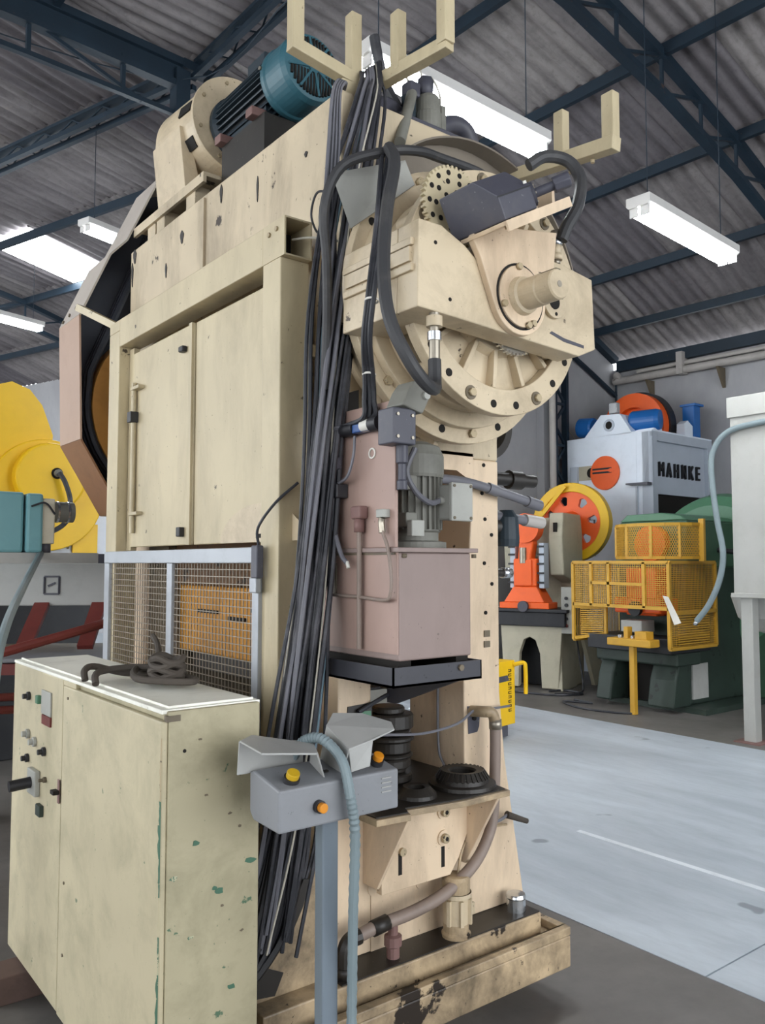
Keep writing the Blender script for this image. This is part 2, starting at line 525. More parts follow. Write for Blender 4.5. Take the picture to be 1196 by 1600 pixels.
names = ['first', 'second', 'third', 'fourth', 'fifth', 'sixth']
vis = [7, 8, 9, 10, 11, 12]
for i, (x, z) in enumerate(PURL):
    if i in (0, len(PURL) - 1):
        continue
    if i == 7:
        purlin('roof_purlin', 'thick dark lattice beam above the teal motor running under the roof', x, z, -6, 8.0, BR, lattice=True)
    elif i > 7:
        lab = {8: 'dark steel purlin passing behind the forked bracket on top of the press',
               9: 'dark steel purlin crossing the upper right corner of the picture',
               10: 'dark steel purlin just above the right hand tube lamp',
               11: 'dark steel purlin touching the lower end of the right hand tube lamp',
               12: 'lowest dark steel purlin near the top of the grey wall'}[i]
        purlin('roof_purlin', lab, x, z, -6, 8.0, BR)
    else:
        o = purlin('roof_purlin', 'dark steel purlin high under the roof over the camera', x, z, -6, 8.0, BR)
        o['group'] = 'purlins over the camera'
er = struct('roof_purlin', 'dark eave beam on top of the grey side wall', rotz=BR, cat='eave beam')
MB().box(11.9, 12.02, -6, 8.0, 4.80, 4.98).build('eave_beam', 'truss', er)

def zroof(x, P=PURL):
    for (xa, za), (xb, zb) in zip(P, P[1:]):
        if xa <= x <= xb:
            return za + (zb - za) * (x - xa) / (xb - xa)
    return P[0][1] if x < P[0][0] else P[-1][1]

def truss(label, y, rz, P, xs, drop, dy=0.09):
    r = struct('roof_truss', label, rotz=rz, cat='truss')
    for i in range(len(xs) - 1):
        xa, xb = xs[i], xs[i + 1]
        MB().bar((xa, y, zroof(xa, P) - 0.03), (xb, y, zroof(xb, P) - 0.03), 0.10, 0.09).build('top_chord', 'truss', r)
        MB().bar((xa, y, zroof(xa, P) - drop), (xb, y, zroof(xb, P) - drop), 0.10, 0.07).build('bottom_chord', 'truss', r)
        MB().bar((xa, y, zroof(xa, P) - 0.03), (xa, y, zroof(xa, P) - drop), 0.03, 0.03).build('web', 'truss', r)
        MB().bar((xa, y, zroof(xa, P) - drop), (xb, y, zroof(xb, P) - 0.03), 0.03, 0.03).build('web', 'truss', r)
    return r
xs = [-5, -3.5, -2, -0.45, 1.1, 2.6, 4.14, 5.0, 5.7, 6.45, 7.21, 7.95, 8.69, 9.45, 10.2, 11.25, 11.9]
truss('dark steel truss with crossed webs sloping down at the right under the roof', 4.27, BR, PURL, xs, 0.42)
truss('dark steel truss behind the camera side of the press high above the floor', 0.45, BR, PURL, xs, 0.42)

# end truss over the opening into the second hall, deep with a tie rod chord
et = struct('roof_truss', 'dark deep end truss at the upper left with hanging struts', rotz=BR, cat='truss')
YT = 8.05
ex = [-3.5, -1.5, 0.6, 2.36, 3.95]
for xa, xb in zip(ex, ex[1:]):
    MB().bar((xa, YT, zroof(xa) - 0.02), (xb, YT, zroof(xb) - 0.02), 0.12, 0.08).build('top_chord', 'truss', et)
    MB().bar((xa, YT, zroof(xa) - 0.28), (xb, YT, zroof(xb) - 0.28), 0.12, 0.07).build('top_chord', 'truss', et)
    MB().box(xa, xb, YT - 0.01, YT + 0.01, zroof(xa) - 0.27, zroof(xa) - 0.03).build('web_plate', 'truss', et)
    MB().bar((xa, YT, zroof(xa) - 0.6), (xb, YT, zroof(xb) - 0.6), 0.06, 0.05).build('bottom_chord', 'truss', et)
    MB().bar((xa, YT, zroof(xa) - 0.25), ((xa + xb) / 2 + .35, YT, zroof(xb) - 0.6), 0.035, 0.035).build('web', 'truss', et)
for x in (-1.5, 0.6, 2.36, 3.3, 3.95):
    MB().bar((x, YT, zroof(x) - 0.2), (x, YT, zroof(x) - 0.62), 0.05, 0.04).build('strut', 'truss', et)
for xa, xb in zip([3.95, 5.7, 7.21, 8.69, 10.2, 11.25], [5.7, 7.21, 8.69, 10.2, 11.25, 11.95]):
    MB().bar((xa, YT, zroof(xa) - 0.02), (xb, YT, zroof(xb) - 0.02), 0.12, 0.1).build('top_chord', 'truss', et)
    MB().bar((xa, YT, zroof(xa) - 0.62), (xb, YT, zroof(xb) - 0.62), 0.06, 0.05).build('bottom_chord', 'truss', et)
# the big lattice post under the node
MB().box(3.86, 4.02, YT - 0.08, YT + 0.08, 5.9, 6.9).build('drop_post', 'truss', et)

# second hall, its own turned frame: x = across, y = along
P2 = [(-1.2, 7.0), (0.6, 7.05), (2.3, 7.08), (4.0, 7.05), (6.13, 6.93), (7.8, 6.84), (9.45, 6.66), (11.1, 6.36), (12.4, 5.98)]
ceil2 = struct('ceiling', 'far corrugated roof of the second hall at the left', rotz=WR, cat='roof')
def wing_y0(x):       # the second roof starts at the end truss line of the first hall
    c, s = math.cos(WR - BR), math.sin(WR - BR)
    return (8.2 - x * s) / c
sk = {(5, 3), (5, 4)}
for i in range(len(P2) - 1):
    (xa, za), (xb, zb) = P2[i], P2[i + 1]
    L = math.hypot(xb - xa, zb - za)
    ang = math.atan2(za - zb, xb - xa)
    me = sheet_mesh(1.11, L + 0.14)
    ys = min(wing_y0(xa), wing_y0(xb)) - 0.15
    for j in range(18):
        yy = ys + j * 1.06
        if i == 5 and 12.2 < yy + 0.5 < 13.3:
            SKY = (xa, xb, yy, za, zb)
            continue
        o = bpy.data.objects.new('roof_sheet', me)
        COL.objects.link(o)
        o.parent = ceil2
        o.location = (xa, yy, za + 0.16 + 0.012 * (j % 2))
        o.rotation_euler = (0, ang, 0)
sl = struct('window_1', 'bright translucent skylight panel in the far left roof', rotz=WR, cat='skylight')
xa, xb, yy, za, zb = SKY
MB().loft([(xa, yy, za + .1), (xb, yy, zb + .1), (xb, yy + 1.06, zb + .1), (xa, yy + 1.06, za + .1)],
          [(xa, yy, za + .12), (xb, yy, zb + .12), (xb, yy + 1.06, zb + .12), (xa, yy + 1.06, za + .12)]).build('pane', 'skylight', sl)
for i, (x, z) in enumerate(P2[1:-1]):
    y0 = wing_y0(x) - 0.1
    lab = {4: 'thick dark lattice beam running from the truss node to the left edge',
           5: 'dark purlin of the far left roof beside the small lamp',
           6: 'dark purlin of the far left roof under the skylight panel',
           7: 'lowest dark purlin of the far left roof above the yellow machine'}.get(i + 1 - 0)
    if i == 3:
        purlin('roof_purlin', 'thick dark lattice beam running from the truss node to the left edge', x, z, y0 - 0.1, 28, WR, lattice=True)
    elif i > 3:
        purlin('roof_purlin', {4: 'dark purlin of the far left roof beside the small lamp',
                               5: 'dark purlin of the far left roof under the skylight panel',
                               6: 'lowest dark purlin of the far left roof above the yellow machine'}[i], x, z, y0, 28, WR)
    else:
        o = purlin('roof_purlin', 'dark purlin high in the second hall above the end truss', x, z, y0, 28, WR)
        o['group'] = 'purlins of the second hall'
for yt in (14.5, 19.5):
    o = truss('dark truss across the far left roof in the second hall', yt, WR, P2, [-1.2, 0.6, 2.3, 4, 5.1, 6.13, 7, 7.8, 8.6, 9.45, 10.3, 11.1, 12.3], 0.45)
    o['group'] = 'trusses of the second hall'

# thin sagging wires under the roof
def wire(label, pts, r=0.006, mat='truss'):
    o = MB().tube(pts, r, 5, 5).build('wire', mat)
    return tag(o, label, 'wire')
# ------------------------------------------------------------------ walls
def bw(p):    # hall frame to world
    c, s = math.cos(BR), math.sin(BR)
    return (p[0] * c - p[1] * s, p[0] * s + p[1] * c, p[2])
wr = struct('wall_right', 'tall smooth grey rendered side wall behind the machines', rotz=BR, cat='wall')
MB().box(12.0, 12.25, -6, 8.3, 0, 4.86).build('wall_face', 'wall', wr)
wb = struct('wall_back', 'grey rendered end wall left of the corner, behind the pale blue press', rotz=BR, cat='wall')
pts = [(8.2, 0), (12.0, 0), (12.0, 4.95)] + [(x, z + .05) for x, z in reversed(PURL[10:13])] + [(8.2, zroof(8.2) + .05)]
MB().prism(pts, 'y', 8.12, 8.35).build('wall_face', 'wall', wb)
MB().box(9.95, 10.25, 7.98, 8.12, 0, 5.6).build('pilaster', 'wall', wb)
wf = struct('wall_far', 'distant pale wall at the far end of the second hall', rotz=WR, cat='wall')
MB().box(12.5, 12.7, 5, 29, 0, 6.1).build('wall_face', 'wall', wf)
MB().box(-4, 12.7, 28, 28.3, 0, 7.3).build('wall_face', 'wall', wf)

wl_ = struct('wall_left', 'unseen hall side wall added to shape the light, with a long window band, behind the camera on the left', rotz=BR, cat='wall')  # unseen wall added to block light, only its window band lets daylight in
MB().box(-6.75, -6.5, -6, 8, 0, 1.0).build('wall_face', 'wall', wl_)
MB().box(-6.75, -6.5, -6, 8, 4.6, 6.3).build('wall_face', 'wall', wl_)
for y in (-6, -2.6, .8, 4.2, 7.7):
    MB().box(-6.75, -6.5, y, y + .3, 1.0, 4.6).build('wall_pier', 'wall', wl_)
wn = struct('wall_front', 'unseen hall end wall added to shape the light, with a wide open gate, behind the camera', rotz=BR, cat='wall')  # unseen wall added so daylight enters mostly by the gate
MB().box(-6.75, -1.5, -6.25, -6, 0, 6.9).build('wall_face', 'wall', wn)
MB().box(8.5, 12.2, -6.25, -6, 0, 5.2).build('wall_face', 'wall', wn)
MB().box(-1.5, 8.5, -6.25, -6, 5.2, 7.0).build('wall_face', 'wall', wn)
# ================================================================== THE BIG CREAM PRESS
pr = thing('mechanical_press', 'tall cream-painted mechanical press with big round clutch drive, in the middle', 'press', (1.98, 3.3, 0), world=True)
X0, X1, YF, YB, ZT = 1.60, 2.36, 2.30, 4.25, 3.25
# --- base
MB().box(1.28, 2.50, 2.29, 4.42, 0, 0.12).build('plinth', 'cream_dirty', pr, 0.006)
tr = MB()
tr.box(1.22, 2.515, 2.095, 4.5, 0.10, 0.215)
tr.build('drip_tray', 'cream_dirty', pr, 0.006)
t2 = MB()
for a in ((1.22, 2.515, 2.095, 2.125), (2.485, 2.515, 2.125, 4.5), (1.22, 1.25, 2.125, 4.5)):
    t2.box(a[0], a[1], a[2], a[3], 0.215, 0.245)
t2.build('tray_rim', 'cream_dirty', pr, 0.003)
MB().box(1.25, 2.44, 2.172, 4.42, 0.216, 0.292).build('base_block', 'cream_dirty', pr, 0.005)
MB().box(1.53, 2.435, 2.177, 2.42, 0.292, 0.297).build('oily_top', 'oil_and_shade', pr)
# --- uprights: profile in x-z with flared feet and a window between
def upright(y0, y1, win=True):
    outer = [(1.22, 0.297), (1.25, 0.38), (1.40, 0.52), (1.53, 0.72), (1.595, 1.0), (X0, 1.3)]
    b = MB()
    # left leg
    L = outer + [(X0, 2.0), (1.735, 2.0), (1.735, 0.80), (1.735, 0.297)]
    b.prism(L, 'y', y0, y1)
    Rr = [(2.485, 0.297), (2.475, 0.36), (2.44, 0.55), (2.385, 0.85), (X1, 1.1), (X1, 2.0), (2.225, 2.0), (2.225, 1.95), (2.18, 1.3), (2.17, 1.25), (2.17, 0.297)]
    b.prism(Rr, 'y', y0, y1)
    return b.build('upright', 'cream_front', pr, 0.006)
upright(YF, 2.62)
upright(3.93, YB)
MB().box(1.735, 2.17, YF, 2.62, 0.297, 0.79).build('bed_web', 'cream_front', pr)
MB().box(1.735, 2.17, 3.93, YB, 0.297, 0.79).build('bed_web', 'cream_front', pr)
MB().prism([(1.735, 1.90), (1.80, 1.95), (2.14, 1.95), (2.2, 1.92), (2.225, 1.87), (2.225, 2.02), (1.735, 2.02)], 'y', YF, 2.62).build('window_head', 'cream_front', pr)
MB().box(1.62, 2.34, 2.62, 3.93, 0.297, 0.80).build('bed', 'oil_and_shade', pr)
MB().box(1.60, 2.20, 2.30, 3.93, 0.795, 0.815).build('bed_plate', 'oil_and_shade', pr)
# --- crown
cr = MB().box(X0, X1, YF, YB, 2.0, ZT).build('crown', 'cream', pr, 0.008)
MB().box(X0 - 0.012, X0 + 0.002, 3.35, 3.38, 2.75, ZT - 0.02).build('weld_seam', 'cream', cr)
MB().box(X0 + .02, X1 - .02, YF + .02, YB - .02, ZT, ZT + 0.006).build('top_plate', 'oil_and_shade', cr)
for (y, z, w, h) in ((3.20, 3.195, .012, .035), (3.60, 3.13, .018, .028), (2.88, 3.10, .007, .045), (2.52, 3.10, .010, .010), (3.78, 3.02, .010, .032), (4.19, 3.21, .02, .035), (4.22, 3.12, .012, .06)):
    MB().prism([(y + w * math.cos(t) * (1 + .25 * math.sin(3 * t)), z + h * math.sin(t) * (1 + .2 * math.cos(2 * t + y))) for t in [k * PI / 6 for k in range(12)]],
               'x', X0 - 0.003, X0 + 0.004).build('chipped_spot', 'oil_and_shade', cr)
for (y, z) in ((2.95, 2.83), (2.75, 2.855), (4.05, 2.86)):
    MB().ring((X0, y, z), (-1, 0, 0), 0.022, 0.034, -0.002, 0.012, 20).build('lifting_boss', 'cream', cr)
# front face bolts on the right leg
for (x, z) in ((2.28, 1.98), (2.27, 1.87), (2.285, 1.77), (2.32, 1.71), (2.28, 1.60), (2.32, 1.52), (2.285, 1.41)):
    MB().disc((x, YF, z), (0, -1, 0), 0.0075, 0, 0.004, 10).build('drilled_hole', 'hole', pr)
for z in (1.33, 1.29):
    MB().box(2.275, 2.305, YF - 0.005, YF, z - .012, z + .012).build('cable_entry', 'inner', pr)
# paint patch on right leg and the dark fitting on left leg
MB().prism([(2.185, 1.065), (2.235, 1.062), (2.25, 1.05), (2.245, .985), (2.235, .965), (2.19, .962)], 'y', YF - 0.003, YF + .002).build('grey_patch', 'slate', pr)
MB().disc((2.215, YF, 1.018), (0, -1, 0), 0.008, 0, 0.012, 10).build('plug', 'hole', pr)
MB().prism([(1.635, 1.12), (1.735, 1.125), (1.735, 1.05), (1.66, 1.03), (1.63, 1.06)], 'y', YF - 0.004, YF + .002).build('worn_patch', 'oil_and_shade', pr)
MB().prism([(1.685, 1.10), (1.73, 1.098), (1.73, 1.06), (1.69, 1.055)], 'y', YF - 0.006, YF).build('green_patch', 'bg_green_lit', pr)
# boss under the fork on the left leg front
MB().lathe([(0, .05), (0.05, .05), (.062, .035), (.062, 0)], (1.66, YF, 0.925), (0, -1, 0), 20).build('round_boss', 'cream_front', pr)

# --- inside: slide, column, knock-out parts seen through the mesh and the window
sl_ = MB().box(1.66, 2.30, 2.74, 3.72, 1.20, 1.50).build('slide', 'orange_die', pr, 0.01)
MB().box(1.64, 2.30, 2.74, 3.80, 1.50, 1.98).build('slide_upper', 'slide_brown', pr, 0.01)
for (y0, y1, z0, z1) in ((2.85, 3.0, 1.40, 1.415), (3.05, 3.2, 1.36, 1.375), (2.8, 2.95, 1.32, 1.335), (3.3, 3.5, 1.38, 1.395)):
    MB().box(1.652, 1.662, y0, y1, z0, z1).build('slot', 'hole', sl_)
MB().box(1.60, 1.70, 3.70, 3.93, 0.81, 2.0).build('guide_gib', 'inner', pr)
MB().box(1.64, 1.70, 2.62, 2.72, 0.81, 2.0).build('guide_gib', 'inner', pr)
MB().box(1.70, 2.28, 2.95, 3.62, 1.12, 1.20).build('upper_die_plate', 'oil_and_shade', pr)
MB().box(2.33, 2.36, 2.62, 3.93, 1.30, 2.0).build('added_rear_panel', 'inner', pr)
MB().box(2.33, 2.36, 3.25, 3.93, .8, 1.30).build('added_rear_panel', 'inner', pr)  # panel added to darken the space behind the mesh guard

# --- door side: guard frame standing off the frame, double doors, mesh guard below
gx = 1.42
gf = MB()
gf.box(gx, gx + 0.115, 2.395, 2.515, 0.30, 2.64)
gf.build('guard_post', 'cream_clean', pr, 0.004)
MB().box(gx, gx + 0.10, 3.90, 4.035, 0.30, 2.72).build('guard_post', 'cream_clean', pr, 0.004)
MB().box(gx, gx + 0.10, 2.515, 3.90, 2.64, 2.775).build('guard_lintel', 'cream_clean', pr, 0.004)
MB().box(gx, gx + 0.10, 3.90, 4.035, 2.72, 2.775).build('guard_lintel', 'cream_clean', pr, 0.004)
# open square tube end on the top near corner
te = MB()
for a in ((gx, gx + .006, 2.37, 2.515, 2.64, 2.775), (gx + .104, gx + .11, 2.37, 2.515, 2.64, 2.775),
          (gx + .006, gx + .104, 2.37, 2.515, 2.64, 2.646), (gx + .006, gx + .104, 2.37, 2.515, 2.769, 2.775)):
    te.box(*a)
te.build('tube_end', 'cream_clean', pr)
MB().box(gx + .006, gx + .104, 2.50, 2.512, 2.646, 2.769).build('tube_end_inside', 'hole', pr)
for (y, z) in ((2.42, 2.742), (2.47, 2.735)):
    MB().hexbolt((gx, y, z), (-1, 0, 0), 0.009, 0.007).build('bolt', 'bolt', pr)
# brackets fixing the frame to the press
MB().box(gx + .10, X0, 2.43, 2.475, 2.325, 2.37).build('stay_bracket', 'cream_clean', pr, .003)
MB().box(gx + .10, X0, 3.95, 4.0, 2.325, 2.37).build('stay_bracket', 'cream_clean', pr, .003)
MB().box(gx + .10, X0, 2.43, 2.475, 0.85, 0.9).build('stay_bracket', 'cream_clean', pr, .003)
MB().bar((gx + .05, 3.97, 2.745), (1.36, 4.33, 2.925), 0.04, 0.035).build('stay_bracket', 'cream_clean', pr)
# door leaves
dx = 1.475
d1 = MB().box(dx, dx + 0.02, 2.52, 3.165, 1.675, 2.60).build('door', 'cream_clean', pr, .004)
d2 = MB().box(dx - 0.006, dx + 0.016, 3.17, 3.84, 1.675, 2.60).build('door', 'cream_clean', pr, .004)
MB().box(dx - 0.016, dx - 0.006, 3.172, 3.20, 1.675, 2.60).build('edge_strip', 'cream_clean', d2)
MB().box(dx - 0.004, dx + 0.024, 3.84, 3.895, 1.66, 2.63).build('door_jamb', 'cream_clean', pr)
for z in (2.42, 1.83):
    h = MB()
    h.box(dx - 0.035, dx - 0.006, 3.70, 3.80, z - 0.008, z + 0.008)
    h.build('hinge_strap', 'cream_clean', d2, .002)
MB().cyl((dx - .02, 3.79, 1.74), (dx - .02, 3.79, 2.45), 0.012).build('hinge_rod', 'cream_clean', d2)
MB().box(dx - .045, dx - .006, 3.765, 3.81, 2.26, 2.31).build('latch', 'black_plastic', d2, .002)
MB().box(dx - .03, dx - .006, 3.235, 3.28, 2.49, 2.515).build('knob', 'black_plastic', d2, .006)
MB().box(dx - .03, dx - .006, 3.24, 3.275, 1.71, 1.75).build('knob', 'black_plastic', d2, .004)
MB().box(dx - .004, dx + .004, 2.60, 2.64, 1.69, 1.705).build('slot', 'hole', d1)
MB().prism([(2.62 + .30 * math.cos(t) , 1.676 + .14 * math.sin(t)) for t in [k * PI / 12 for k in range(13)]], 'x', dx - .0015, dx + .002).build('touched_up_patch', 'cream_gear', d1)
# mesh guard: aluminium frame with wire grid
mg = MB().box(gx - .018, gx + .012, 2.50, 4.0, 1.60, 1.655).build('mesh_guard', 'alu', pr, .003)
MB().box(gx - .016, gx + .010, 2.50, 2.545, 0.85, 1.60).build('side_rail', 'alu', mg, .003)
MB().box(gx - .016, gx + .010, 3.94, 4.0, 0.85, 1.60).build('side_rail', 'alu', mg, .003)
MB().box(gx - .016, gx + .010, 3.215, 3.265, 0.85, 1.60).build('middle_rail', 'alu', mg, .003)
MB().box(gx - .016, gx + .010, 2.50, 4.0, 0.80, 0.85).build('bottom_rail', 'alu', mg, .003)
M['wire'] = paint('galvanised_wire', '#8f8678', 0.15, None, grime=0.3, rough=0.4, metal=0.4, bump=0)
wy = MB(); 
n = 0
y = 2.55
while y < 3.94:
    wy.box(gx - .002, gx + .001, y, y + .003, 0.85, 1.60); y += 0.0265
o = wy.build('vertical_wires', 'wire', mg); o['kind'] = 'stuff'
wz = MB(); z = 0.86
while z < 1.60:
    wz.box(gx - .005, gx - .002, 2.545, 3.94, z, z + .003); z += 0.0265
o = wz.build('horizontal_wires', 'wire', mg); o['kind'] = 'stuff'
sw = MB().box(gx - .045, gx - .018, 2.46, 2.50, 1.55, 1.66).build('safety_switch', 'slate', pr, .004)
MB().box(gx - .04, gx - .018, 2.475, 2.52, 1.50, 1.55).build('actuator', 'alu', sw, .003)
MB().tube([(gx - .03, 2.475, 1.66), (gx - .04, 2.46, 1.72), (gx - .01, 2.40, 1.80), (gx + .06, 2.37, 1.87)], 0.005, 6).build('lead', 'cable', sw)

# --- clutch drive on the front
AX, AZ = 1.97, 2.49
ay = (0, -1, 0)
hs = MB().lathe([(0.40, 0), (0.41, 0.04), (0.455, 0.12), (0.46, 0.16), (0, 0.16)], (AX, YF, AZ), ay, 64).build('clutch_housing', 'cream_gear', pr)
for k in range(10):
    t = 2 * PI * k / 10 + 0.2
    MB().bar((AX + .40 * math.cos(t), YF - .01, AZ + .40 * math.sin(t)), (AX + .458 * math.cos(t), YF - .14, AZ + .458 * math.sin(t)), 0.02, 0.05).build('housing_rib', 'cream_gear', hs)
# square openings at the left of the housing
MB().box(1.515, 1.60, 2.225, 2.30, 2.30, 2.42).build('vent_opening', 'inner', pr)
MB().prism([(1.50, 2.13), (1.60, 2.17), (1.60, 2.10), (1.55, 2.06)], 'y', 2.19, 2.24).build('vent_opening', 'hole', pr)
fl_ = MB().ring((AX, 2.14, AZ), ay, 0.30, 0.475, 0, 0.04, 72).build('back_flange', 'cream_gear', pr, 0.003)
for k in range(20):
    t = 2 * PI * k / 20 + 0.12
    p = (AX + .44 * math.cos(t), 2.10, AZ + .44 * math.sin(t))
    if k % 3:
        MB().disc(p, ay, 0.014, -0.001, 0.002, 14).build('bolt_hole', 'hole', fl_)
    else:
        MB().hexbolt(p, ay, 0.016, 0.016).build('bolt', 'bolt', fl_)
rg = MB().ring((AX - .01, 2.10, AZ), ay, 0.30, 0.425, 0, 0.035, 72).build('inner_flange', 'cream_gear', pr, 0.003)
MB().ring((AX - .015, 2.065, AZ), ay, 0.27, 0.372, 0, 0.05, 64).build('drum', 'cream_gear', pr, 0.003)
dk = MB().lathe([(0.0, 0.0), (0.32, 0.0), (0.34, 0.05), (0.34, 0.09), (0, 0.09)], (AX - .02, 2.02, AZ), ay, 56).build('clutch_core', 'oil_and_shade', pr)  # dark colour on the core stands in for shadow between the rings
for k in range(9):
    t = 2 * PI * k / 9 + 0.5
    MB().cyl((AX - .02 + .36 * math.cos(t), 2.02, AZ + .36 * math.sin(t)), (AX - .02 + .36 * math.cos(t), 1.91, AZ + .36 * math.sin(t)), 0.022, None, 12).build('spacer', 'cream_gear', dk)
cx, cy_, cz = 1.94, 1.92, 2.48
fr = MB().ring((cx, cy_, cz), ay, 0.315, 0.40, 0, 0.042, 72).build('front_ring', 'cream_gear', pr, 0.003)
for k in range(22):
    t = 2 * PI * k / 22 + 0.06
    p = (cx + .368 * math.cos(t), cy_ - .042, cz + .368 * math.sin(t))
    if k % 3 == 0:
        bo = MB().disc(p, ay, 0.023, -0.001, 0.004, 18).build('bolt_recess', 'inner', fr)
        MB().hexbolt((p[0], p[1] - .004, p[2]), ay, 0.0135, 0.012).build('bolt', 'bolt', fr)
    else:
        MB().disc(p, ay, 0.013, -0.001, 0.002, 14).build('bolt_hole', 'hole', fr)
cv = MB().lathe([(0.316, -0.012), (0.30, -0.012), (0.205, -0.004), (0.188, 0.024), (0.0, 0.026)], (cx, cy_ - .012, cz), ay, 64).build('ribbed_cover', 'cream_gear', pr)
for k in range(14):
    t = 2 * PI * k / 14 + 0.17
    c, s = math.cos(t), math.sin(t)
    MB().bar((cx + .186 * c, cy_ - .016, cz + .186 * s), (cx + .312 * c, cy_ - .014, cz + .312 * s), 0.016, 0.042, (0, 1, 0)).build('rib', 'cream_gear', cv, .002)
MB().lathe([(0.115, 0.0), (0.115, .03), (0, .03)], (cx, cy_ - .042, cz), ay, 40).build('hub_recess', 'hole', cv)
for (x, z) in ((cx - .012, cz - .155), (cx + .038, cz - .15), (cx - .16, cz + .05)):
    MB().disc((x, cy_ - .042, z), ay, 0.012, 0, 0.012, 14).build('cap_screw', 'inner', cv)

def gear_poly(r, teeth, dep, ph=0.0):
    P = []
    for k in range(teeth):
        t0 = 2 * PI * k / teeth + ph
        st = 2 * PI / teeth
        for f, rr in ((0.0, r - dep), (0.28, r - dep), (0.40, r), (0.75, r), (0.88, r - dep)):
            P.append((rr * math.cos(t0 + f * st), rr * math.sin(t0 + f * st)))
    return P
g1 = MB().prism([(1.715 + a, 2.70 + b) for a, b in gear_poly(0.128, 44, 0.009)], 'y', 1.845, 1.862).build('spur_gear', 'cream_clean', pr)
for rr, nn in ((0.045, 6), (0.078, 10), (0.104, 14)):
    for k in range(nn):
        t = 2 * PI * k / nn + rr * 9
        MB().disc((1.715 + rr * math.cos(t), 1.845, 2.70 + rr * math.sin(t)), ay, 0.0085, 0, 0.0015, 12).build('hole', 'hole', g1)
g2 = MB().prism([(cx + .04 + a, 2.405 + b) for a, b in gear_poly(0.13, 48, 0.009)], 'y', 1.845, 1.862).build('spur_gear', 'chrome', pr)

# bridge arm: welded box across the drive
ya = 1.745
arm = [(1.484, 2.572), (1.57, 2.572), (1.66, 2.535), (1.73, 2.49), (1.86, 2.49), (1.98, 2.575), (2.095, 2.575), (2.25, 2.555), (2.262, 2.318), (2.175, 2.282), (1.66, 2.31), (1.478, 2.318)]
armo = MB().prism(arm, 'y', ya, ya + 0.095).build('bridge_arm', 'cream_gear', pr, 0.004)
MB().prism([(1.478, 2.318), (1.484, 2.572), (1.64, 2.572), (1.64, 2.318)], 'y', ya + .095, 2.11).build('arm_bracket', 'cream_gear', pr, 0.004)
for z in (2.50, 2.425):
    MB().box(1.470, 1.484, ya + .02, 2.10, z, z + 0.022).build('bracket_rib', 'cream_gear', pr, .003)
MB().box(1.472, 1.482, ya + .03, 2.09, 2.455, 2.497).build('bracket_pad', 'cream_gear', pr)
MB().prism([(2.15, 2.297), (2.262, 2.318), (2.25, 2.50), (2.12, 2.52)], 'y', ya + .095, 2.10).build('arm_bracket', 'cream_gear', pr, .003)
for z in (2.36, 2.49):
    MB().hexbolt((2.258, ya + .05, z), (1, 0, 0), 0.011, 0.012).build('bolt', 'bolt', armo)
MB().prism([(2.03, 2.335), (2.10, 2.318), (2.20, 2.312), (2.20, 2.322), (2.10, 2.33), (2.04, 2.343)], 'y', ya - .0015, ya + .002).build('scraped_paint', 'slate', armo)
for x, z in ((1.545, 2.515), (1.60, 2.36)):
    MB().disc((x, ya, z), ay, 0.006, 0, 0.0015, 10).build('bolt_hole', 'hole', armo)
fl2_ = MB().disc((2.045, ya, 2.435), ay, 0.052, 0, 0.014, 28).build('small_flange', 'cream_gear', pr, .002)
MB().disc((2.04, ya - .014, 2.435), ay, 0.024, 0, 0.002, 20).build('port', 'hole', fl2_)
for k in range(3):
    t = 2 * PI * k / 3 + .6
    MB().disc((2.045 + .038 * math.cos(t), ya - .014, 2.435 + .038 * math.sin(t)), ay, 0.006, 0, 0.0015, 10).build('bolt_hole', 'hole', fl2_)
# bracket plate with round lower end, bent shelf and black switch box
sx, sz = 1.87, 2.415
pl = [(sx + .118 * math.cos(t), sz + .118 * math.sin(t)) for t in [math.radians(a) for a in range(200, 376, 11)]]
pl = [(1.668, 2.556)] + [(1.705, 2.50)] + pl + [(2.03, 2.54), (2.045, 2.66), (1.70, 2.60)]
plo = MB().prism(pl, 'y', 1.722, 1.745).build('bracket_plate', 'cream_front', pr, 0.003)
MB().ring((sx, 1.722, sz), ay, 0.096, 0.103, -0.001, 0.002, 48).build('ring_groove', 'hole', plo)
MB().disc((sx, 1.722, sz), ay, 0.095, 0, 0.008, 48).build('bearing_cover', 'cream_front', plo, .002)
for a in (100, 25, -60, 205, 285):
    t = math.radians(a)
    MB().hexbolt((sx + .09 * math.cos(t), 1.714, sz + .09 * math.sin(t)), ay, 0.011, 0.012).build('bolt', 'bolt', plo)
sh = MB().lathe([(0.060, 0), (0.056, 0.02), (0.047, 0.024), (0.047, 0.085), (0.045, 0.09), (0.045, 0.142), (0.041, 0.147), (0, 0.147)], (sx, 1.714, sz), ay, 36).build('drive_shaft', 'cream_gear', pr)
MB().disc((sx, 1.714 - .147, sz), ay, 0.010, 0, 0.001, 14).build('centre_bore', 'steel', sh)
MB().prism([(sx - .010, sz + .036), (sx + .010, sz + .036), (sx + .010, sz + .0475), (sx - .010, sz + .0475)], 'y', 1.714 - .143, 1.714 - .07).build('keyway', 'inner', sh)
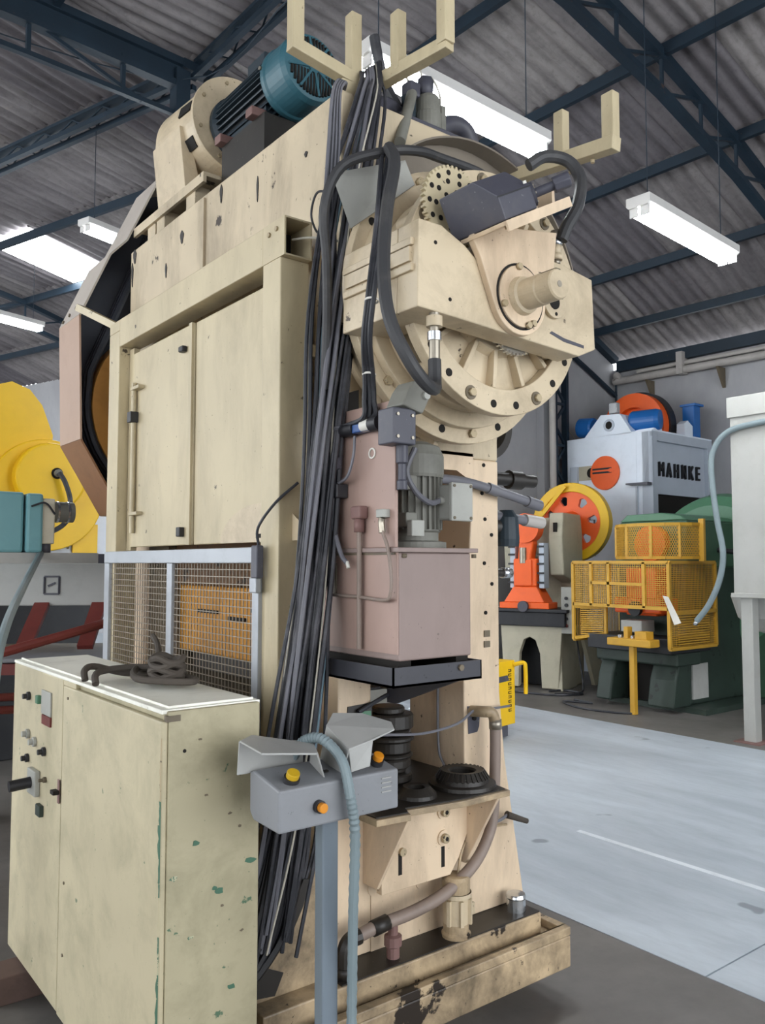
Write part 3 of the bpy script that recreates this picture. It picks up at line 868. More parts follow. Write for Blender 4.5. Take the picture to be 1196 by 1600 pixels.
# shelf (sloping) and switch box
RB = Matrix.Translation((1.665, 1.72, 2.556)) @ Matrix.Rotation(math.radians(-28), 4, 'Y')
def rb(b): return b.xf(RB)
sho = rb(MB().box(0, 0.31, -0.135, 0.05, -0.012, 0)).build('shelf_plate', 'cream_front', pr, .002)
rb(MB().box(0, 0.31, -0.138, -0.130, -0.03, 0)).build('shelf_lip', 'cream_front', sho)
for x in (0.03, .16, 0.29):
    rb(MB().hexbolt((x, -.11, -.012), (0, 0, -1), 0.008, 0.01)).build('bolt', 'bolt', sho)
cx_ = 0.245
pb = [(.015, -.125), (.165, -.125), (cx_, -.045), (cx_, .09), (.015, .09)]
pt = [(.015, -.055), (.165, -.055), (cx_, .0), (cx_, .09), (.015, .09)]
bxo = rb(MB().loft([(x, y, .002) for x, y in pb], [(x, y, .07) for x, y in pb]).loft([(x, y, .07) for x, y in pb], [(x, y, .135) for x, y in pt])).build('switch_box', 'slate', pr, .004)
rb(MB().box(.013, .167, -0.127, -0.1245, 0.066, 0.070)).build('lid_seam', 'black_plastic', bxo)
gd = Vector((.71, -.70, 0))
go = Vector((.207, -.085, .045))
rb(MB().disc(go, gd, 0.036, 0, 0.010, 28)).build('gland_flange', 'slate', bxo)
gu = Vector((.70, .71, 0))
for k in range(6):
    t = k * PI / 3
    p = go + gd * .01 + gu * (.028 * math.cos(t)) + Vector((0, 0, .028 * math.sin(t)))
    rb(MB().hexbolt(p, gd, 0.0045, 0.004)).build('screw', 'steel', bxo)
rb(MB().cyl(go + gd * .01, go + gd * .09, 0.014, None, 16)).build('stub_shaft', 'slate', bxo)
rb(MB().cyl(go + gd * .07, go + gd * .12, 0.024, None, 8)).build('coupling', 'slate', bxo, .003)
rb(MB().box(.14, .152, -.127, -.1235, 0.078, 0.086)).build('seal', 'white_plate', bxo)
rb(MB().prism([(cx_ - .02, -.012), (cx_ + .13, -.012), (cx_ + .16, .06), (cx_ + .15, .06), (cx_ + .12, .0)], 'y', -.03, .03)).build('support_bracket', 'cream_front', sho)
# rear shroud behind the drive: curved sheet
shd = MB().ring((2.16, 2.24, 2.62), ay, 0.555, 0.562, -0.22, 0.06, 48, PI - .3, 2 * PI - .35).build('shroud', 'shroud', pr)
MB().prism([(2.16 + .555 * math.cos(t), 2.62 + .555 * math.sin(t)) for t in [math.radians(a) for a in range(-16, 161, 8)]] + [(1.64, 2.45), (2.66, 2.45)], 'y', 2.25, 2.26).build('shroud_disc', 'shroud', shd)
MB().loft([(1.50, 2.10, 2.66), (1.70, 2.02, 2.83), (1.66, 2.02, 2.90), (1.44, 2.12, 2.83)],
          [(1.503, 2.103, 2.66), (1.703, 2.023, 2.83), (1.663, 2.023, 2.90), (1.443, 2.123, 2.83)]).build('torn_sheet', 'box_grey', pr)
# round shaft end sticking out behind on the right side
sd_ = MB().lathe([(0, .06), (.10, .06), (.115, .085), (.15, .085), (.155, .0), (0, 0)], (2.48, 2.56, 2.185), ay, 40).build('side_pulley', 'oil_and_shade', pr)
MB().cyl((2.36, 2.60, 2.185), (2.52, 2.60, 2.185), .04, None, 16).build('pulley_bracket', 'inner', pr)
MB().disc((2.48, 2.50, 2.185), ay, .05, 0, .03, 20).build('pulley_hub', 'inner', sd_)

MB().prism([(1.22, .292), (1.52, .292), (1.52, .74), (1.46, .60), (1.38, .49), (1.25, .37)], 'y', 2.245, 2.30).build('foot_web', 'cream_dirty', pr, .006)
MB().box(1.735, 2.2, 3.90, 3.928, .82, 2.0).build('added_rear_panel', 'inner', pr)  # added panel, blocks the bright view through the rear upright's window
# --- shelf bracket on the lower front
sb = MB().prism([(1.575, 2.06), (1.70, 2.045), (1.715, 2.085), (1.93, 2.05), (2.15, 2.05), (2.20, 2.30), (1.575, 2.30)], 'z', 0.795, 0.815).build('shelf', 'cream_dirty', pr, .002)
MB().prism([(1.585, 2.075), (1.70, 2.06), (1.72, 2.10), (1.93, 2.065), (2.14, 2.065), (2.19, 2.30), (1.585, 2.30)], 'z', 0.815, 0.819).build('oily_shelf_top', 'oil_and_shade', sb)
fp = MB().prism([(1.715, 0.51), (2.02, 0.51), (2.06, .56), (2.175, 0.77), (2.175, 0.795), (1.735, 0.795), (1.715, .70)], 'y', 2.215, 2.245).build('bracket_face', 'cream_front', pr, .003)
for (y0, x) in ((0, 1.70), (0, 2.10)):
    MB().prism([(2.06, 0.795), (2.30, 0.795), (2.30, 0.53), (2.225, .53)], 'x', x, x + 0.014).build('gusset', 'cream_front', pr, .002)
for z in (0.735, 0.645):
    w_ = MB().disc((1.985, 2.215, z), ay, 0.026, 0, 0.006, 24).build('washer', 'cream_front', fp)
    MB().disc((1.985, 2.209, z), ay, 0.016, 0, 0.016, 18).build('cap_screw', 'bolt', fp, .002)
    MB().disc((1.985, 2.193, z), ay, 0.008, 0, 0.001, 6).build('socket', 'hole', fp)
MB().box(1.977, 1.992, 2.2135, 2.217, 0.545, 0.615).build('slot', 'hole', fp)
MB().box(1.785, 1.80, 2.2135, 2.217, 0.56, 0.63).build('slot', 'hole', fp)
MB().disc((1.80, 2.215, .635), ay, 0.014, 0, 0.01, 14).build('cap_screw', 'bolt', fp)
for (x, z) in ((1.75, .525), (1.96, .50)):
    MB().disc((x, 2.30, z - .02), ay, 0.03, -.002, 0.004, 18).build('casting_mark', 'cream_front', pr)
# peeled paint on the foot
for (pts) in ([(1.30, .46), (1.36, .50), (1.40, .56), (1.43, .62), (1.455, .615), (1.43, .54), (1.39, .47), (1.34, .43)],
              [(1.26, .31), (1.33, .30), (1.36, .36), (1.30, .39), (1.27, .37)],
              [(1.46, .645), (1.49, .66), (1.50, .70), (1.475, .69)]):
    MB().prism(pts, 'y', 2.243, 2.246).build('peeled_paint', 'oil_and_shade', pr)
# ================================================================== MOTOR AND BELT DRIVE ON TOP
mt = thing('electric_motor', 'large teal finned electric motor lying on top of the cream press', 'motor', (1.95, 3.5, 3.25), world=True)
mx, mz = 1.875, 3.72
MB().cyl((mx, 3.54, mz), (mx, 3.08, mz), 0.125, None, 40).build('stator_body', 'teal_dark', mt)
for k in range(34):
    t = 2 * PI * k / 34
    c, s = math.cos(t), math.sin(t)
    MB().bar((mx + .132 * c, 3.53, mz + .132 * s), (mx + .132 * c, 3.08, mz + .132 * s), 0.005, 0.032, (c, 0, s)).build('cooling_fin', 'teal_dark', mt)
MB().lathe([(0, 0), (.155, 0), (.155, .025), (.14, .04), (.11, .06)], (mx, 3.575, mz), (0, -1, 0), 40).build('end_flange', 'teal_dark', mt)
fc = MB().lathe([(.14, 0.0), (.154, 0.0), (.158, .012), (.158, .03), (.151, .04), (.151, .16), (.141, .185), (.09, .195), (0, .195)], (mx, 3.09, mz), (0, -1, 0), 48).build('fan_cover', 'teal', mt)
FY = 3.09 - .195
for k in range(-7, 8):
    x = k * 0.0155
    h = math.sqrt(max(0, .125 ** 2 - x * x))
    for s in (-1, 1):
        MB().box(mx + x - .0045, mx + x + .0045, FY - .003, FY + .012, mz + (0.022 if s > 0 else -h), mz + (h if s > 0 else -.022)).build('vent_slot', 'hole', fc)
for a in range(8):
    t = a * PI / 4 + .2
    MB().bar((mx + .02 * math.cos(t), FY - .004, mz + .02 * math.sin(t)), (mx + .125 * math.cos(t), FY - .002, mz + .125 * math.sin(t)), .01, .006, (0, 1, 0)).build('grille_bar', 'teal', fc)
MB().disc((mx, FY, mz), (0, -1, 0), .028, 0, .007, 20).build('cover_boss', 'teal', fc)
for x in (-.13, .13):
    for y in (3.16, 3.46):
        MB().box(mx + x - .04, mx + x + .04, y - .03, y + .03, 3.56, 3.60).build('foot', 'rust_red', mt, .004)
MB().box(mx - .10, mx + .10, 3.13, 3.50, 3.56, 3.64).build('foot_block', 'teal_dark', mt)
MB().hexbolt((mx - .155, 3.075, mz + .02), (-1, 0, 0), 0.008, 0.012).build('bolt', 'steel', mt)
MB().box(mx - .07, mx + .07, 3.20, 3.36, mz + .14, mz + .20).build('terminal_box', 'teal_dark', mt, .006)

hb = thing('drive_housing', 'cream drum-shaped brake housing between teal motor and belt guard', 'drive housing', (1.875, 3.85, 3.4), world=True)
hz = 3.755
MB().ring((mx, 3.61, hz), (0, -1, 0), .13, .238, 0, .022, 56).build('ring_flange', 'cream_gear', hb, .003)
MB().lathe([(.215, 0), (.222, .015), (.245, .40), (.23, .44), (0, .44)], (mx, 3.61, hz), (0, 1, 0), 56).build('drum', 'cream_gear', hb)
for a in (165, 118, 210, 70):
    t0 = math.radians(a)
    for q in range(1):
        t = t0
        MB().bar((mx + .222 * math.cos(t), 3.65, hz + .222 * math.sin(t)), (mx + .231 * math.cos(t), 3.76, hz + .231 * math.sin(t)), .055, .012, (math.cos(t), 0, math.sin(t))).build('inspection_slot', 'hole', hb)
for k in range(8):
    t = 2 * PI * k / 8 + .3
    MB().hexbolt((mx + .205 * math.cos(t), 3.588, hz + .205 * math.sin(t)), (0, -1, 0), .010, .008).build('bolt', 'bolt', hb)
MB().prism([(mx - .245, hz - .02), (mx - .20, hz - .02), (mx - .12, 3.43), (mx - .21, 3.43)], 'y', 3.72, 4.05).build('saddle', 'cream_gear', hb, .003)
MB().prism([(mx + .245, hz - .02), (mx + .20, hz - .02), (mx + .12, 3.43), (mx + .21, 3.43)], 'y', 3.72, 4.05).build('saddle', 'cream_gear', hb, .003)

mb_ = thing('motor_mount', 'cream channel rail mount under the motor on the press top', 'motor mount', (1.9, 3.8, 3.25), world=True)
MB().box(1.655, 2.20, 3.50, 4.36, 3.41, 3.43).build('mount_plate', 'cream', mb_, .003)
MB().box(1.655, 1.672, 3.50, 4.36, 3.38, 3.41).build('mount_rail', 'cream', mb_)
MB().box(2.18, 2.20, 3.50, 4.36, 3.38, 3.41).build('mount_rail', 'cream', mb_)
for y in (3.62, 3.98, 4.10):
    MB().box(1.67, 1.75, y, y + .10, 3.256, 3.41).build('mount_block', 'cream', mb_, .004)
    MB().box(2.10, 2.18, y, y + .10, 3.256, 3.41).build('mount_block', 'cream', mb_, .004)
MB().box(1.74, 2.01, 3.08, 3.48, 3.256, 3.56).build('motor_seat', 'oil_and_shade', mb_)

bg = thing('belt_guard', 'angular beige sheet-metal belt guard around the flywheel behind the press', 'guard', (1.97, 4.7, 2.4), world=True)
GY0, GY1 = 4.36, 4.70
G = [(1.77, 3.92), (1.50, 3.36), (1.395, 3.22), (1.40, 2.93), (1.395, 2.245), (1.62, 1.87), (2.33, 1.87), (2.56, 2.25), (2.56, 2.93), (2.33, 3.3), (2.02, 3.85)]
G[0] = (1.80, 3.76); G[1] = (1.62, 3.36); G[2] = (1.53, 3.26); G[3] = (1.375, 2.90)
mats = ['belt_lit', 'belt_lit', 'belt_lit', 'belt_pink', 'belt_shaded', 'belt_shaded', 'belt_shaded', 'belt_pink', 'belt_lit', 'belt_lit', 'belt_lit']  # facets paler facing up, browner facing down: light put into the paint
for i in range(len(G)):
    a, b = Vector((G[i][0], 0, G[i][1])), Vector((G[(i + 1) % len(G)][0], 0, G[(i + 1) % len(G)][1]))
    nrm = Vector((-(b - a).z, 0, (b - a).x)).normalized() * .005
    q = [a - nrm, b - nrm, b + nrm, a + nrm]
    MB().loft([(p.x, GY0, p.z) for p in q], [(p.x, GY1, p.z) for p in q]).build('side_sheet', mats[i], bg)
MB().prism(G, 'y', GY1 - .006, GY1).build('back_sheet', 'belt_and_shade', bg)  # back sheet coloured dark in place of shade inside the guard
for t in (.15, .5, .85):
    p = Vector((1.375, GY0, 2.93)).lerp(Vector((1.385, GY1, 2.90)), t)
    MB().hexbolt((p.x - .004, p.y, p.z + .02), (-1, 0, .2), .010, .008).build('bolt', 'inner', bg)
fw = thing('flywheel', 'ochre flywheel with dark belts half hidden inside the beige belt guard', 'flywheel', (1.97, 4.5, 2.45), world=True)
MB().ring((1.97, 4.60, 2.45), (0, -1, 0), .42, .50, 0, .18, 64).build('rim', 'ochre', fw)
MB().disc((1.97, 4.56, 2.45), (0, -1, 0), .42, 0, .05, 48).build('web', 'ochre', fw)
MB().cyl((1.97, 4.25, 2.45), (1.97, 4.64, 2.45), .09, None, 24).build('hub', 'cream', fw)
for y in (4.44, 4.49, 4.54):
    P = []
    for k in range(25):
        t = math.radians(200 + 140 * k / 24) if False else PI + PI * k / 24
        P.append((1.97 + .52 * math.cos(t), y, 2.45 + .52 * math.sin(t)))
    P.append((2.49, y, 2.6)); P.append((2.03, y, 3.62))
    for k in range(9):
        t = PI * k / 8
        P.append((1.935 + .075 * math.cos(t), y, 3.63 + .075 * math.sin(t)))
    P.append((1.46, y, 2.62)); P.append((1.45, y, 2.45))
    MB().tube(P, .018, 6, 1).build('drive_belt', 'belt_and_shade', fw)
MB().cyl((1.935, 4.20, 3.63), (1.935, 4.58, 3.63), .06, None, 28).build('motor_pulley', 'belt_and_shade', fw)

# --- forked cable brackets
f1 = thing('cable_fork', 'cream steel double fork bracket holding the cable bundle on the press top', 'bracket', (1.72, 2.36, 3.25), world=True)
MB().bar((1.43, 2.36, 3.375), (1.735, 2.36, 3.335), .045, .045).build('cross_bar', 'cream_clean', f1, .003)
MB().box(1.43, 1.475, 2.338, 2.382, 3.37, 3.72).build('prong', 'cream_clean', f1, .003)
MB().box(1.675, 1.72, 2.338, 2.382, 3.34, 3.585).build('prong', 'cream_clean', f1, .003)
MB().bar((1.77, 2.42, 3.345), (1.83, 1.99, 3.345), .045, .045).build('cross_bar', 'cream_clean', f1, .003)
MB().box(1.80, 1.845, 1.98, 2.025, 3.345, 3.66).build('prong', 'cream_clean', f1, .003)
MB().box(1.775, 1.815, 2.20, 2.245, 3.345, 3.56).build('prong', 'cream_clean', f1, .003)
MB().box(1.63, 1.80, 2.33, 2.40, 3.256, 3.315).build('stub', 'cream_clean', f1, .003)
f2 = thing('cable_fork', 'cream steel U-shaped fork bracket above the black switch box', 'bracket', (2.4, 2.0, 3.1), world=True)
MB().bar((2.385, 2.30, 3.14), (2.40, 1.745, 3.08), .05, .05).build('cross_bar', 'cream_clean', f2, .003)
MB().box(2.38, 2.42, 1.745, 1.795, 3.08, 3.27).build('prong', 'cream_clean', f2, .003)
MB().box(2.38, 2.42, 1.97, 2.015, 3.10, 3.30).build('prong', 'cream_clean', f2, .003)
for y in (1.85, 1.95):
    MB().hexbolt((2.40, y, 3.06), (0, 0, -1), .008, .012).build('bolt', 'bolt', f2)

# --- valve group on the crown behind the forks
vg = thing('air_valve', 'dusty grey pneumatic valve block with hoses on the press top', 'valve', (2.05, 2.5, 3.25), world=True)
MB().box(1.90, 2.26, 2.33, 2.50, 3.256, 3.285).build('base_block', 'slate', vg, .006)
MB().lathe([(0, 0), (.052, 0), (.056, .02), (.056, .06), (.05, .065), (.05, .12), (.04, .135), (.0, .14)], (2.075, 2.385, 3.285), (0, 0, 1), 24).build('valve_body', 'motor_grey', vg)
MB().box(2.125, 2.15, 2.36, 2.41, 3.30, 3.40).build('valve_flange', 'motor_grey', vg, .004)
MB().cyl((2.06, 2.385, 3.42), (2.065, 2.385, 3.49), .032, None, 6).build('solenoid', 'slate', vg)
MB().box(1.965, 2.02, 2.36, 2.42, 3.39, 3.45).build('solenoid', 'slate', vg, .01)
MB().cyl((1.84, 2.27, 3.12), (1.985, 2.375, 3.40), .021, None, 16).build('air_pipe', 'motor_grey', vg)
MB().cyl((1.99, 2.40, 3.285), (1.99, 2.40, 3.40), .028, None, 12).build('valve_stem', 'teal_dark', vg)
MB().tube([(1.98, 2.43, 3.30), (1.93, 2.43, 3.34), (1.87, 2.42, 3.33), (1.835, 2.41, 3.27), (1.83, 2.41, 3.256)], .036, 12).build('elbow_hose', 'slate', vg)
MB().tube([(2.14, 2.40, 3.32), (2.20, 2.40, 3.36), (2.27, 2.40, 3.37), (2.315, 2.40, 3.33), (2.32, 2.40, 3.256)], .036, 12).build('elbow_hose', 'slate', vg)
MB().tube([(1.985, 2.39, 3.45), (1.95, 2.40, 3.52), (2.0, 2.40, 3.57), (2.05, 2.40, 3.53), (2.05, 2.39, 3.46)], .004, 6).build('wire_loop', 'cable_white', vg)
MB().tube([(2.065, 2.385, 3.49), (2.11, 2.40, 3.52), (2.15, 2.40, 3.47), (2.14, 2.385, 3.40)], .004, 6).build('wire_loop', 'cable_white', vg)
MB().tube([(1.86, 2.45, 3.62), (1.885, 2.45, 3.52), (1.92, 2.45, 3.44), (1.96, 2.43, 3.36)], .02, 8).build('supply_hose', 'cable', vg)
# ================================================================== HYDRAULIC UNIT
hu = thing('hydraulic_unit', 'dusty pink hydraulic tank unit with grey vertical motor on the press front', 'hydraulic unit', (1.67, 2.1, 1.3), world=True)
tx0, tx1, ty0, ty1, tz0, tz1 = 1.525, 1.815, 1.89, 2.295, 1.315, 1.632
tk = MB().box(tx0 + .002, tx1, ty0, ty1, tz0, tz1).build('tank', 'pink_grey', hu, .005)
MB().box(tx0 - .002, tx0 + .002, ty0 + .002, ty1, tz0 + .02, tz1).build('tank_side', 'pink', tk)
MB().box(tx0 - .012, tx1 + .02, ty0 - .014, ty1, tz1, tz1 + .014).build('tank_lid', 'pink_grey', hu, .002)
for x in (tx0 + .02, tx1 + .012):
    MB().hexbolt((x, ty0 - .002, tz1 - .004), (0, 0, -1), .008, .012).build('lid_bolt', 'inner', hu)
bp_ = MB().prism([(1.905, tz1 + .014), (ty1, tz1 + .014), (ty1, 2.085), (1.93, 2.085), (1.905, 2.04)], 'x', tx0, tx0 + .012).build('back_plate', 'pink', hu, .003)
MB().ring((tx0, 2.015, 1.935), (-1, 0, 0), .012, .017, 0, .004, 20).build('plate_ring', 'white_plate', bp_)
# drip tray below
dt = MB()
dt.box(1.485, 1.835, 1.865, 2.295, 1.245, 1.252)
for a in ((1.485, 1.49, 1.865, 2.295), (1.83, 1.835, 1.865, 2.295), (1.485, 1.835, 1.865, 1.87)):
    dt.box(a[0], a[1], a[2], a[3], 1.245, 1.302)
dt.build('drip_tray', 'tray_dark', hu)
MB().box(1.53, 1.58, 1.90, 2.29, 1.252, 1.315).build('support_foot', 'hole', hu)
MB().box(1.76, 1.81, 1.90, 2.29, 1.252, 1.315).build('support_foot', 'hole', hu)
MB().bar((1.55, 2.05, 1.262), (1.62, 1.90, 1.262), .05, .012).build('sludge', 'ochre', hu)
MB().hexbolt((1.745, 1.865, 1.285), (0, -1, 0), .010, .008).build('tray_bolt', 'inner', hu)
MB().prism([(1.90, 1.245), (2.295, 1.245), (2.295, 1.12), (2.25, 1.12)], 'x', 1.80, 1.812).build('tray_gusset', 'tray_dark', hu)
# motor
hmx, hmy, hz0 = 1.712, 2.045, tz1 + .014
hm = MB().lathe([(0, 0), (.105, 0), (.105, .02), (.08, .025), (.08, .05), (.088, .055)], (hmx, hmy, hz0), (0, 0, 1), 32).build('motor_foot', 'motor_grey', hu)
mo = MB().cyl((hmx, hmy, hz0 + .055), (hmx, hmy, hz0 + .235), .082, None, 32).build('motor_body', 'motor_grey', hu)
for k in range(26):
    t = 2 * PI * k / 26
    c, s = math.cos(t), math.sin(t)
    MB().bar((hmx + .086 * c, hmy + .086 * s, hz0 + .06), (hmx + .086 * c, hmy + .086 * s, hz0 + .23), .004, .014, (c, s, 0)).build('fin', 'motor_grey', mo)
MB().lathe([(.095, 0), (.098, .01), (.098, .07), (.085, .10), (.05, .115), (0, .12)], (hmx, hmy, hz0 + .225), (0, 0, 1), 36).build('fan_cowl', 'motor_grey', mo)
for z in (.065, .18):
    MB().box(hmx - .10, hmx - .055, hmy - .085, hmy - .04, hz0 + z, hz0 + z + .045).build('foot_pad', 'motor_grey', mo, .004)
tb = MB().box(hmx + .035, hmx + .115, hmy - .135, hmy - .06, hz0 + .09, hz0 + .20).build('terminal_box', 'box_grey', hu, .006)
MB().box(hmx + .03, hmx + .12, hmy - .150, hmy - .135, hz0 + .085, hz0 + .205).build('box_lid', 'box_grey', tb, .004)
for dx_, dz_ in ((.04, .095), (.11, .095), (.04, .195), (.11, .195)):
    MB().disc((hmx + dx_, hmy - .150, hz0 + dz_), (0, -1, 0), .005, 0, .003, 10).build('lid_screw', 'inner', tb)
MB().cyl((hmx + .02, hmy - .10, hz0 + .15), (hmx + .04, hmy - .10, hz0 + .15), .012, None, 12).build('cable_gland', 'box_grey', tb)
MB().tube([(hmx + .025, hmy - .10, hz0 + .15), (hmx - .03, hmy - .115, hz0 + .14), (hmx - .10, hmy - .13, hz0 + .17), (hmx - .135, hmy - .13, hz0 + .23), (hmx - .11, hmy - .14, hz0 + .30)], .009, 8).build('motor_lead', 'cable_grey', hu)
MB().box(hmx - .11, hmx - .06, hmy - .125, hmy - .10, hz0 + .035, hz0 + .085).build('block_fitting', 'box_grey', hu, .003)
# valve manifold
vb = MB().box(1.475, 1.56, 1.85, 1.925, 1.945, 2.05).build('valve_block', 'slate', hu, .004)
rot = Matrix.Translation((1.53, 1.88, 2.05)) @ Matrix.Rotation(math.radians(14), 4, 'Y')
MB().prism([(-.03, 0), (.05, 0), (.065, .06), (.05, .085), (-.005, .085), (-.02, .05)], 'y', -.04, .04).xf(rot).build('valve_head', 'motor_grey', hu, .005)
MB().disc((.045, -.04, .055), (0, -1, 0), .012, 0, .01, 16).xf(rot).build('valve_plug', 'box_grey', hu)
for z in (1.965, 2.03):
    for x in (1.49, 1.545):
        MB().disc((x, 1.85, z), (0, -1, 0), .005, 0, .004, 10).build('valve_screw', 'steel', vb)
MB().lathe([(0, 0), (.018, 0), (.018, .05), (.012, .055), (.012, .10), (.016, .105), (.016, .13), (0, .13)], (1.535, 1.885, 1.945), (0, 0, -1), 16).build('hose_fitting', 'slate', hu)
sv = MB().box(1.49, 1.52, 1.965, 2.08, 2.0, 2.035).build('solenoid_valve', 'blue', hu, .004)
MB().cyl((1.50, 1.985, 2.018), (1.50, 2.03, 2.018), .019, None, 16).build('solenoid_coil', 'white_plate', sv)
MB().cyl((1.50, 1.945, 2.018), (1.50, 1.985, 2.018), .024, None, 16).build('solenoid_knob', 'black_plastic', sv)
MB().cyl((1.505, 2.075, 2.018), (1.505, 2.14, 2.018), .022, None, 14).build('solenoid_end', 'black_plastic', sv)
MB().cyl((1.52, 1.95, 2.0), (1.54, 1.93, 2.0), .045, None, 16).build('valve_pad', 'rust_red', hu)
# pipes on the tank side
px = 1.508
MB().tube([(px, 2.06, 1.72), (px, 2.06, 1.50), (px, 2.06, 1.34)], .0085, 10, 2).build('riser_pipe', 'pipe_dusty', hu)
e1 = MB().box(px - .018, px + .016, 2.035, 2.085, 1.735, 1.775).build('pipe_elbow', 'rust_red', hu, .006)
MB().cyl((px, 2.06, 1.695), (px, 2.06, 1.735), .017, None, 8).build('pipe_nut', 'rust_red', hu)
MB().tube([(px - .002, 2.225, 1.50), (px - .002, 2.06, 1.497), (px - .002, 1.93, 1.492), (px - .002, 1.905, 1.51), (px - .002, 1.90, 1.56), (px - .002, 1.915, 1.64), (px - .002, 1.945, 1.70)], .0055, 8).build('return_pipe', 'pipe_dusty', hu)
MB().tube([(px, 1.945, 1.735), (px, 1.95, 1.72), (px, 1.945, 1.69)], .010, 8, 2).build('pipe_union', 'steel', hu)
MB().box(px - .01, px + .03, 1.93, 1.965, 1.735, 1.76).build('pipe_block', 'box_grey', hu, .003)
MB().box(tx0 - .006, tx0, 2.20, 2.225, 1.50, 1.60).build('level_gauge', 'inner', tk, .003)
MB().bar((tx0 - .002, ty0 + .01, tz1 - .004), (tx0 - .002, ty1, tz1 - .004), .008, .006).build('weld_bead', 'inner', tk)

# switch on the pink plate with its lead
ls = thing('limit_switch', 'small black limit switch clamped on the edge of the pink plate', 'switch', (1.49, 2.2, 1.8), world=True)
MB().box(1.478, 1.523, 2.14, 2.26, 1.805, 1.85).build('switch_body', 'black_plastic', ls, .004)
MB().box(1.47, 1.50, 2.235, 2.275, 1.835, 1.86).build('switch_arm', 'rust_red', ls, .004)
MB().tube([(1.49, 2.15, 1.85), (1.485, 2.09, 1.87), (1.485, 2.06, 1.93), (1.49, 2.06, 1.99)], .005, 6).build('switch_lead', 'cable_grey', ls)
js = thing('cable_joint', 'grey cable joint hanging over the pink plate beside the bundle', 'cable joint', (1.49, 2.18, 1.9), world=True)
MB().box(1.475, 1.505, 2.145, 2.19, 1.895, 1.935).build('joint_box', 'slate', js, .008)
MB().tube([(1.49, 2.165, 1.935), (1.48, 2.19, 1.98), (1.485, 2.16, 2.025), (1.5, 2.12, 2.02)], .008, 8).build('upper_lead', 'cable_grey', js)
MB().tube([(1.49, 2.17, 1.90), (1.488, 2.175, 1.80), (1.488, 2.17, 1.72), (1.488, 2.13, 1.63), (1.49, 2.10, 1.60)], .0075, 8).build('lower_lead', 'cable_grey', js)
MB().cyl((1.49, 2.10, 1.605), (1.49, 2.092, 1.585), .006, None, 8).build('lead_tip', 'white_plate', js)

# ================================================================== PIPES AND SMALL PARTS AT THE FOOT OF THE PRESS
dp = thing('drain_pipe', 'thick dusty pipe curving from the right leg down to the press foot', 'pipe', (2.2, 2.25, 0.7), world=True)
MB().tube([(2.205, 2.30, 1.045), (2.215, 2.24, 1.05), (2.24, 2.225, 1.045), (2.255, 2.222, 1.01)], .021, 12).build('elbow', 'cream_dirty', dp)
MB().cyl((2.255, 2.222, 1.02), (2.255, 2.222, .985), .024, None, 10).build('coupling', 'steel', dp)
MB().tube([(2.255, 2.222, .99), (2.25, 2.22, .85), (2.235, 2.215, .70), (2.205, 2.21, .615), (2.12, 2.20, .53), (1.98, 2.195, .465), (1.84, 2.20, .435), (1.70, 2.205, .425), (1.61, 2.21, .41)], .021, 12).build('hose', 'pipe_dusty', dp)
MB().cyl((1.73, 2.205, .427), (1.67, 2.206, .42), .026, None, 10).build('coupling', 'oil_and_shade', dp)
vl = thing('drain_valve', 'brass-brown drain valve standing on the oily base beside the hose', 'valve', (1.76, 2.24, .297), world=True)
MB().lathe([(0, 0), (.022, 0), (.022, .035), (.03, .04), (.03, .07), (.017, .075), (.017, .13), (0, .13)], (1.77, 2.225, .297), (0, 0, 1), 12).build('valve_body', 'rust_red', vl)
MB().bar((1.70, 2.225, .41), (1.80, 2.225, .42), .016, .02).build('valve_lever', 'cream_dirty', vl)
fz = thing('pipe_fitting', 'black iron pipe elbow behind the grey control post', 'pipe fitting', (1.56, 2.2, .38), world=True)
MB().tube([(1.62, 2.21, .41), (1.585, 2.212, .405), (1.567, 2.213, .38), (1.565, 2.213, .33)], .026, 10).build('elbow', 'oil_and_shade', fz)
MB().cyl((1.565, 2.213, .297), (1.565, 2.213, .33), .03, None, 8).build('nut', 'oil_and_shade', fz)
pm = thing('pump_motor', 'small cream lubrication pump standing on the oily press base', 'pump', (2.05, 2.21, .297), world=True)
pmx, pmy = 2.045, 2.215
MB().lathe([(0, 0), (.05, 0), (.052, .012), (.045, .02), (.045, .05)], (pmx, pmy, .297), (0, 0, 1), 24).build('pump_base', 'cream_dirty', pm)
MB().lathe([(.044, 0), (.046, .0), (.046, .085), (.055, .09), (.055, .105)], (pmx, pmy, .345), (0, 0, 1), 24).build('pump_body', 'cream_gear', pm)
MB().lathe([(.05, 0), (.05, .045), (.044, .055), (.03, .058), (0, .058)], (pmx, pmy, .45), (0, 0, 1), 24).build('pump_cap', 'cream_dirty', pm)
for a in (200, 250, 300, 340):
    t = math.radians(a)
    MB().bar((pmx + .05 * math.cos(t), pmy + .05 * math.sin(t), .345), (pmx + .05 * math.cos(t), pmy + .05 * math.sin(t), .43), .012, .016, (math.cos(t), math.sin(t), 0)).build('pump_rib', 'cream_gear', pm)
MB().box(pmx + .045, pmx + .075, pmy - .02, pmy + .02, .36, .40).build('pump_lug', 'cream_gear', pm, .003)
MB().tube([(pmx + .01, pmy, .508), (pmx + .03, pmy, .58), (pmx + .09, pmy + .02, .62), (pmx + .2, pmy + .05, .615), (pmx + .33, pmy + .07, .60)], .005, 6).build('pump_lead', 'cream_dirty', pm)
cp = tag(MB().lathe([(0, 0), (.036, 0), (.036, .045), (.038, .05), (.036, .058), (.034, .062), (0, .064)], (2.37, 2.235, .297), (0, 0, 1), 28).build('filler_cap', 'chrome', None),
         'shiny metal filler cap on the right end of the press base', 'cap')
pv = thing('plug_cable', 'thin cable with a dark plug ending beside the right press foot', 'cable', (2.3, 2.25, .65), world=True)
